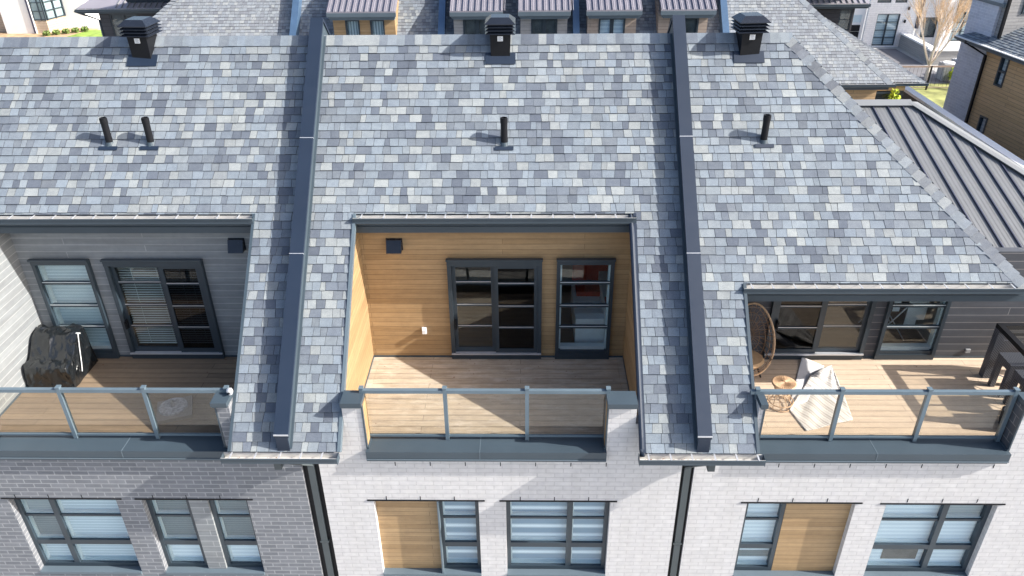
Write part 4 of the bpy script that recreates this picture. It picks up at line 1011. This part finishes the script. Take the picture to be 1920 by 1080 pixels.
# ---------------------------------------------------------------- wings behind the back row (charcoal siding)
def wing(label, x0, x1, wx0, wx1, zt, win, side, zlow, yw=27.0):
    t = thing('sided_house', label, 'house', ((x0+x1)/2, yw, -7))
    m = MB(); wallgrid(m, wx0, wx1, -7, zt+.1, yw, yw+.15, [win]); m.box(wx0+.001, wx1-.001, yw+.16, yw+7, -7, zt); part(m, 'wall', m_sid_c, t)
    m = MB(); sl = math.tan(rad(22)); y0r = yw-.45; z0r = zt+.22; y1r = yw+3.6
    m.prism([(x0, y0r, z0r-.06), (x1, y0r, z0r-.06), (x1, y1r, z0r-.06+(y1r-y0r)*sl), (x0+(2.0 if side < 0 else 0), y1r, z0r-.06+(y1r-y0r)*sl)], [(x0, y0r, z0r), (x1, y0r, z0r), (x1, y1r, z0r+(y1r-y0r)*sl), (x0+(2.0 if side < 0 else 0), y1r, z0r+(y1r-y0r)*sl)])
    x = x0+.25
    while x < x1:
        m.mat(1).prism([(x, y0r, z0r+.0005), (x+.03, y0r, z0r+.0005), (x+.03, y1r, z0r+.0005+(y1r-y0r)*sl), (x, y1r, z0r+.0005+(y1r-y0r)*sl)], [(x, y0r, z0r+.05), (x+.03, y0r, z0r+.05), (x+.03, y1r, z0r+.05+(y1r-y0r)*sl), (x, y1r, z0r+.05+(y1r-y0r)*sl)]) if x > x0+1.5 or side > 0 else None
        x += .25
    part(m, 'metal_roof', [m_seam_p, m_capm], t)
    g = MB(); gutter(g, x0, x1, y0r-.002, z0r-.02, random.Random(3)); g.mat(0).box(x0+.1, x1, y0r+.0, yw-.001, z0r-.22, z0r-.065); part(g, 'gutter', GM, t)
    window(t, 'window', win[0], win[1], win[2], win[3], yw+.02, mull=((win[0]+win[1])/2,) if win[1]-win[0] > .9 else (), bars=((win[2]+win[3])/2,), fw=.06, fd=.07, blind=m_inn, inner=False)
    return t
wl = wing('charcoal sided house with metal roof and gutter behind the left end of the back row', -19.75, -14.6, -19.05, -14.7, .80, (-18.60, -17.35, -.35, .70), -1, -1)
m = MB(); m.tube([(-19.9, 26.6, .9), (-19.6, 26.7, .75), (-19.1, 27.0, .45), (-19.08, 27.0, -3)], .045, 6); part(m, 'downspout', m_slate, wl)
wing('charcoal sided house with one small window behind the right end of the back row', 9.5, 14.95, 9.8, 14.55, .80, (13.92, 14.48, -.22, .70), 1, -1)

# ---------------------------------------------------------------- standing-seam roof building at right
sb = thing('outbuilding', 'low building at right with pale standing-seam metal hip roof', 'building', (12, 11, -7))
ps = rad(16.7); ye, ze = 6.55, -.72
def SP_(x, s, h=0.0): return (x, ye + s*math.cos(ps) - h*math.sin(ps), ze + s*math.sin(ps) + h*math.cos(ps))
LSs = 5.83; hipx = lambda s: 13.88 - (13.88-10.66)*(s/LSs)
m = MB(); slab(m, [[(8.9, 0), (13.88, 0), (10.66, LSs), (8.9, LSs)]], SP_, .08)
m.face((SP_(13.88, 0), (14.2, 6.6, -1.6), (11.2, 12.3, -.4), SP_(10.66, LSs)))
m.face((SP_(10.66, LSs), (11.2, 12.3, -.4), (11.2, 17, -1.4), (8.9, 17, -.9), SP_(8.9, LSs)))
x = 9.086
while x < 13.8:
    smax = LSs if x < 10.66 else LSs*(13.88-x)/(13.88-10.66)
    smax -= .12
    if smax > .1:
        m.mat(1); pr = [(0, .0005), (smax, .0005), (smax, .036), (0, .036)]  # ribs carry their shadow side as a dark colour
        m.prism([SP_(x, s, h) for s, h in pr], [SP_(x+.03, s, h) for s, h in pr])
        for q in (.1, .2, .3):
            m.mat(0); s2 = LSs if x+q < 10.66 else LSs*(13.88-x-q)/(13.88-10.66); s2 -= .15
            if s2 > .1:
                pr = [(0, .0006), (s2, .0006), (s2, .0018), (0, .0018)]; m.prism([SP_(x+q, s, h) for s, h in pr], [SP_(x+q+.035, s, h) for s, h in pr])
    x += .402
m.mat(2)
pr = [(LSs-.17, .05), (LSs+.12, .05), (LSs+.12, .07), (LSs-.17, .07)]
m.prism([SP_(8.9, s, h) for s, h in pr], [SP_(10.60, s, h) for s, h in pr])
A, B_ = Vector(SP_(10.66, LSs, .055)), Vector(SP_(13.88, 0, .055)); dd = (B_-A).normalized(); sd = Vector((-.86, -.45, -.1)).normalized(); sd = (sd - dd*sd.dot(dd)).normalized(); o_ = Vector((0, 0, .02))
sd = (Vector(SP_(9.66, LSs, .055))-A); sd = (sd - dd*sd.dot(dd)).normalized()
m.prism([A+Vector((-.06, 0, 0)), A+sd*.17-dd*.04, B_+sd*.17, B_], [A+Vector((-.06, 0, 0))+o_, A+sd*.17-dd*.04+o_, B_+sd*.17+o_, B_+o_])
e2 = Vector((.7, .5, -.2)).normalized()*.17; m.prism([A+Vector((-.06, 0, .001)), B_+Vector((0, 0, .001)), B_+e2, A+e2], [A+o_+Vector((-.06, 0, .001)), B_+o_+Vector((0, 0, .001)), B_+e2+o_, A+e2+o_])
part(m, 'metal_roof', [m_seam, m_seam_d, m_capm], sb)
m = MB(); m.box(9.2, 11.2, 6.95, 16.0, -7, -.9); m.box(11.2005, 13.5, 6.95, 9.0, -7, -.95); part(m, 'wall', m_sid_c, sb)
g = MB(); gutter(g, 9.0, 13.9, ye-.001, ze-.02, random.Random(5)); g.mat(0).box(9.05, 13.8, ye+.002, 6.949, -.90, -.81); part(g, 'gutter', GM, sb)

# dark garden wall with a pale cap
gw = thing('boundary_wall', 'dark rendered wall with pale sloping-away cap behind the metal roof', 'wall', (17.3, 23, -7))
m = MB(); m.box(17.0, 17.3, 15.0, 26.6, -7, -2.62); part(m, 'wall_body', m_sid_c, gw)
m = MB(); m.box(16.97, 17.33, 14.9, 26.7, -2.6195, -2.5); part(m, 'cap', m_white, gw)

# ---------------------------------------------------------------- brick and board house at far right
th_ = math.atan2(.121, .993); P0 = Vector((19.775, 25.242, 0))
def TW(p): return (P0.x + p[0]*math.cos(th_) - p[1]*math.sin(th_), P0.y + p[0]*math.sin(th_) + p[1]*math.cos(th_), p[2])
rh = thing('brick_and_board_house', 'tall house at right, blue-grey brick beside tan boards under a dark shingle roof', 'house', (P0.x, P0.y, -7))
def wall_w(mb, t0, t1, z0, z1, holes, x=0.0, thk=.2):
    m2 = MB(); wallgrid(m2, t0, t1, z0, z1, 0, thk, holes)
    for f in m2.f:
        mb.face([(x + m2.v[i][1], m2.v[i][0], m2.v[i][2]) for i in reversed(f)])
m = MB(TW); wall_w(m, -14, -.06, -7, -.42, [(-1.57, -1.05, -1.9, -.68), (-1.345, -.83, -4.75, -3.27), (-4.9, -3.75, -6.2, -4.6)]); part(m, 'board_wall', m_tan, rh)
m = MB(TW); m.box(-.02, 3.0, -.05, 1.74, -7, 1.10); part(m, 'brick_wall', m_gbrick_far, rh)
m = MB(TW); m.box(-.08, 3.05, -.40, 1.80, 1.1005, 1.24); part(m, 'coping', m_slate_l, rh)
m = MB(TW); m.box(.10, 6.0, -.42, -.052, -.3, 2.9); part(m, 'upper_wall', m_sid_l, rh)
for k in range(2):
    m = MB(TW); a = .75+k*1.0; m.box(a, a+.06, -.47, -.421, .85, 2.8); m.box(a+.84, a+.9, -.47, -.421, .85, 2.8); m.box(a+.0605, a+.8395, -.47, -.421, .85, .92); m.box(a+.0605, a+.8395, -.465, -.421, 1.75, 1.8)
    m.mat(1).box(a+.0605, a+.8395, -.45, -.44, .921, 1.749); m.mat(2).box(a+.0605, a+.8395, -.435, -.4215, .921, 2.8)
    part(m, 'window', [m_frame, m_glass_b, m_wbl], rh)
m = MB(TW); m.box(-.10, -.0, -.16, -.062, -7, -.9); m.prism([(-.10, -.16, -.8995), (0, -.16, -.8995), (0, -.062, -.8995), (-.10, -.062, -.8995)], [(-.60, .55, -.55), (-.5, .55, -.55), (-.5, .65, -.5), (-.60, .65, -.5)]); m.box(-.62, -.5, .53, .67, -.55, -.40)
m.box(-.02, .08, -.55, -.43, -.1, 2.9); part(m, 'downspout', m_black, rh)
for (t0, t1, z0, z1) in ((-1.57, -1.05, -1.9, -.68), (-1.345, -.83, -4.75, -3.27), (-4.9, -3.75, -6.2, -4.6)):
    m = MB(TW); x_ = -.03; f_ = .07
    for a, b, c, d in ((t0, t0+f_, z0, z1), (t1-f_, t1, z0, z1), (t0+f_, t1-f_, z1-f_, z1), (t0+f_, t1-f_, z0, z0+f_), (t0+f_, t1-f_, (z0+z1)/2-.03, (z0+z1)/2+.03)): m.box(x_, .12, a, b, c, d)
    m.mat(1).box(.05, .056, t0+f_, t1-f_, z0+f_, z1-f_); m.mat(2).box(.125, .14, t0, t1, z0, z1)
    part(m, 'window', [m_frame, m_glass_b, m_wbl], rh)
# its roof: eaves run along the wall, hipped at the far end
def HP(x, y, z): return TW((x, y, z))
e0 = -.37; k_ = math.tan(rad(24))
rpts = lambda y, u, h=0.0: TW((-.5+u*math.cos(rad(24))-h*.4, y, e0+u*math.sin(rad(24))+h*.91))
m = MB(); rgx = [[(-14, 0), (1.45, 0), (-1.2, 2.9), (-14, 2.9)]]
m.mat(1); slab(m, rgx, rpts, .08); m.face((rpts(1.45, 0), rpts(-1.2, 2.9), TW((3, 1.45, e0))))
m.mat(0); shingles(m, rgx, rpts, 0, 2.9, -14, 1.5, 91)
part(m, 'shingle_roof', [m_shingle, m_slate], rh)
m = MB(TW); m.mat(0).box(-.62, -.505, -14, 1.45, e0-.12, e0-.0); m.mat(1).box(-.64, -.6205, -14, 1.47, e0-.02, e0+.01); m.box(-.60, -.51, -13.9, 1.43, e0+.0005, e0+.012); m.mat(2).box(-.50, -.003, -14, 1.4, e0-.20, e0-.09)
part(m, 'gutter', [m_slate, m_white, m_slate_l], rh)

# ---------------------------------------------------------------- white houses beyond (right)
YW = 53.2
def white_house(label, x0, x1, holes, extra):
    t = thing('white_brick_house', label, 'house', ((x0+x1)/2, YW, -7))
    m = MB(); wallgrid(m, x0, x1, -7, 4, YW, YW+.3, holes); part(m, 'wall', m_wbrick_far, t)
    for (a, b, c, d), mu, ba in zip(holes, extra[0], extra[1]):
        window(t, 'window', a, b, c, d, YW+.08, mull=mu, bars=ba, fw=.06, fd=.1, blind=m_wbl if c < -6.5 else m_inn, inner=False)
    return t
w1 = white_house('white brick house with a big gridded glass door, nearest behind the right hip', 26.2, 29.95, [(26.95, 28.68, -6.9, -4.52), (26.7, 27.75, -3.72, -2), (28.05, 28.95, -3.72, -2)], (((27.8,), (), ()), ((-6.3, -5.75, -5.15), (), ())))
m = MB(); m.box(24.4, 26.199, YW+.4, YW+1, -7, 4); part(m, 'set_back_wall', m_stucco, w1)
for a in (-6.35, -5.85, -5.2): m = MB(); m.box(24.9, 25.9, YW+.3, YW+.395, a, a+.55 if a > -5.5 else a+.45); part(m, 'side_window', m_glass_b if a > -5.5 else m_black, w1)
for x, z in ((29.15, -4.1), (29.05, -5.05)):
    m = MB(); m.rings([circ(x, YW-.12, z-.12, .07, 10), circ(x, YW-.12, z+.1, .07, 10)]); m.box(x-.03, x+.03, YW-.06, YW-.001, z-.05, z+.05); part(m, 'wall_lamp', m_black, w1)
w2 = white_house('white house with cream balcony boards partly hidden by the bare tree', 30.2, 36, [(30.5, 31.7, -6.3, -4.8), (32.7, 34.6, -6.6, -4.4)], (((), (33.6,)), ((), (-5.9, -5.2))))
m = MB(); m.box(32.4, 36, YW-1.2, YW-.001, -4.2, -3.2); m.mat(1).box(32.4, 36, YW-1.25, YW-1.201, -3.25, -3.1); part(m, 'balcony', [m_taupe, m_white], w2)
m = MB(); m.box(31.6, 32.3, YW-1.0, YW-.002, -7, 4); part(m, 'pilaster', m_stucco, w2)
m = MB(); m.box(29.98, 30.17, YW-.15, YW+.2, -5.6, 4); part(m, 'downspout', m_seam_d, w2)
# low walls, steps and condensers in the court
cw = thing('garden_wall', 'low pale capped garden wall around the court below the bare tree', 'wall', (30.5, 49, -7))
m = MB(); m.box(28.8, 33, 47.6, 47.9, -7, -6.0); m.mat(1).box(28.7, 33, 47.5, 48.0, -5.999, -5.88); m.mat(0).box(29.0, 29.3, 48.01, 53.1, -7, -6.0); m.mat(1).box(28.9, 29.4, 48.01, 53.1, -5.999, -5.88)
part(m, 'wall_body', [m_sid_l, m_white], cw)
C0 = None
for k, (x, y) in enumerate(((28.3, 43.8), (29.5, 44.6))):
    if C0 is None:
        C0 = thing('air_conditioner', 'grey outdoor air conditioner beside the bare tree, the nearer of two', 'air conditioner', (x, y, -7), 'air conditioners in the court')
        m = MB(); m.box(x-.45, x+.45, y-.45, y+.45, -6.98, -5.9); part(m, 'cabinet', m_grey, C0)
        m = MB(); m.rings([circ(x, y, -5.899, .40, 20), circ(x, y, -5.84, .38, 20)]); part(m, 'fan_grille', m_white, C0)
    else: cp(C0, (x, y, -7), 'grey outdoor air conditioner partly behind the tall brick wall, the farther of two')
fe = thing('metal_fence', 'thin dark metal fence with brown top rail along the small lawn', 'fence', (26, 41.8, -7))
m = MB(); m.box(23.6, 30, 41.3, 41.36, -5.55, -5.45); m.box(23.6, 30, 41.31, 41.35, -6.85, -6.80); part(m, 'rail', plain('brown_rail', (.30, .22, .19), .6), fe)
for x in (23.7, 25.9, 28.1): m = MB(); m.box(x, x+.08, 41.28, 41.38, -6.99, -5.4501); part(m, 'post', m_black, fe)
m = MB(); x = 23.8
while x < 30: m.box(x, x+.010, 41.32, 41.33, -6.8, -5.56); x += .26
part(m, 'pickets', m_black, fe)
sh = thing('green_shrub', 'small yellow-green shrub beside the air conditioners in the court', 'shrub', (28.6, 42.9, -7))
m = MB(); leafblob(m, (28.6, 42.9, -6.4), (.55, .5, .6), 420, rr, .12); part(m, 'foliage', m_lime, sh); m = MB(); m.tube([(28.6, 42.9, -7), (28.6, 42.9, -6.4)], .04, 5); part(m, 'stem', m_bark, sh)
# bare tree with coppery buds
tr = thing('bare_tree', 'pale multi-stemmed bare tree with coppery spring twigs in the court', 'tree', (26.95, 43.7, -7))
tm, bm_ = MB(), MB(); rr = random.Random(21); tips = []
def branch(p, d, L, r, lev):
    pts = [p]; q = p.copy(); dd = d.copy()
    for k in range(4):
        dd = (dd + Vector((rr.uniform(-.10, .10), rr.uniform(-.10, .10), rr.uniform(0, .10)))).normalized(); q = q + dd*(L/4); pts.append(q.copy())
    (tm if lev < 3 else bm_).tube(pts, r, 5 if lev < 2 else 3, r*.5)
    if lev >= 4: return
    nb = (5, 6, 6, 5)[lev]
    for k in range(nb):
        f = rr.uniform(.35, 1); i = min(3, int(f*4)); pp = pts[i].lerp(pts[i+1], f*4-i)
        az = rr.uniform(0, 6.28); spread = rr.uniform(.22, .55)
        side = dd.cross(Vector((math.cos(az), math.sin(az), .2))).normalized()
        branch(pp, (dd+side*spread).normalized(), L*rr.uniform(.5, .75), r*.42, lev+1)
tm.tube([(26.95, 43.7, -7), (26.98, 43.7, -6.3), (27.0, 43.7, -5.7)], .13, 8, .10)
for az, sp in ((0.3, .42), (2.2, .48), (3.2, .75), (4.0, .55), (5.6, .5), (1.2, .2)):
    branch(Vector((26.98, 43.7, -6.1)), Vector((math.cos(az)*sp, math.sin(az)*sp, 1)).normalized(), rr.uniform(2.6, 3.5), .065, 1)
part(tm, 'trunk', m_bark, tr); part(bm_, 'twigs', m_bud, tr)

# ---------------------------------------------------------------- white house far left
lh = thing('white_bay_house', 'white rendered house at the far left with a tall glazed bay over taupe boards', 'house', (-43, 62, -7))
gL = lambda x, y, z: (x, y, z)
m = MB(); m.box(-45.25, -42.62, 60.06, 66, -7, 3); m.prism([(-41.72, 62.6, -7), (-40.4, 62.85, -7), (-37, 75, -7), (-42.6, 75, -7)], [(-41.72, 62.6, 3), (-40.4, 62.85, 3), (-37, 75, 3), (-42.6, 75, 3)])
m.box(-41.0, -39.2, 62.4, 72, -7, 3)
part(m, 'wall', m_stucco, lh)
m = MB(); m.box(-49, -45.26, 60.8, 66, -7, 3); part(m, 'set_back_wall', m_taupe, lh)
m = MB()
m.prism([(-42.61, 60.2, -7), (-41.55, 60.2, -7), (-41.0, 62.39, -7), (-42.61, 62.39, -7)], [(-42.61, 60.2, -5.95), (-41.55, 60.2, -5.95), (-41.0, 62.39, -5.95), (-42.61, 62.39, -5.95)]); part(m, 'bay_base', m_taupe, lh)
m = MB(); m.prism([(-42.60, 60.24, -5.949), (-41.58, 60.24, -5.949), (-41.05, 62.38, -5.949), (-42.60, 62.38, -5.949)], [(-42.60, 60.24, 3), (-41.58, 60.24, 3), (-41.05, 62.38, 3), (-42.60, 62.38, 3)]); part(m, 'bay_glazing', plain('bay_glass', (.30, .40, .44), .08, 0, .3, .6), lh)
m = MB()
for x in (-42.60, -41.98, -41.62): m.box(x, x+.09, 60.16, 60.235, -5.948, 3)
for z in (-5.9, -5.2, -4.5, -3.8): m.box(-42.5, -41.63, 60.18, 60.235, z, z+.06)
for k in range(3):
    f = k/2; x = -41.52+f*.5; y = 60.3+f*1.95; m.box(x, x+.09, y, y+.12, -5.948, 3)
for z in (-5.9, -5.2, -4.5, -3.8): m.prism([(-41.53, 60.3, z), (-41.44, 60.3, z), (-40.93, 62.3, z), (-41.02, 62.3, z)], [(-41.53, 60.3, z+.07), (-41.44, 60.3, z+.07), (-40.93, 62.3, z+.07), (-41.02, 62.3, z+.07)])
part(m, 'bay_frame', m_frame, lh)
m = MB(); m.box(-42.76, -42.66, 59.95, 60.055, -7, 3); part(m, 'downspout', m_seam_d, lh)
fs = thing('forsythia_bush', 'rounded shrub covered in yellow flowers beside the far white house', 'shrub', (-39.9, 64.5, -7))
m = MB(); leafblob(m, (-40.9, 64.9, -6.2), (1.1, .8, .6), 500, rr, .16); part(m, 'blossom', m_yel, fs)
m = MB(); leafblob(m, (-40.5, 64.3, -6.7), (1.1, .8, .4), 300, rr, .15); part(m, 'foliage', m_grn, fs)
for k in range(5):
    x = -41.2+k*.62; y = 59.1+k*.42
    if k == 0:
        b0 = thing('low_shrub', 'low grey-green shrub in the bed beside the far lawn', 'shrub', (x, y, -7), 'low shrubs in the bed by the far lawn')
        m = MB(); leafblob(m, (x, y, -6.8), (.3, .3, .22), 120, rr, .12); part(m, 'foliage', m_grn, b0)
    else: cp(b0, (x, y, -7))

# ---------------------------------------------------------------- ground
m = MB(); m.face(((-400, -400, -7), (400, -400, -7), (400, 400, -7), (-400, 400, -7))); struct(m, 'ground', m_conc)
m = MB(); m.face(((-41.5, 50, -6.992), (-30, 50, -6.992), (-30, 61.4, -6.992), (-38.6, 61.4, -6.992))); struct(m, 'lawn', m_lawn)
m = MB(); m.face(((-47, 55, -6.996), (-38, 55, -6.996), (-38, 62, -6.996), (-40.3, 62.3, -6.996), (-47, 60.5, -6.996))); struct(m, 'planting_bed', m_dirt)
m = MB(); m.face(((23.2, 34, -6.994), (31, 34, -6.994), (31, 42.8, -6.994), (23.2, 42.8, -6.994))); struct(m, 'lawn', m_lawn2)
m = MB(); m.face(((17.5, 27, -6.996), (28.6, 27, -6.996), (28.6, 52.6, -6.996), (17.5, 52.6, -6.996))); struct(m, 'paving', plain('dark_paving', (.16, .16, .175), .9, 0, .15, .6))
m = MB(); m.face(((-300, -22, -6.996), (300, -22, -6.996), (300, -12, -6.996), (-300, -12, -6.996))); struct(m, 'road', m_asph)
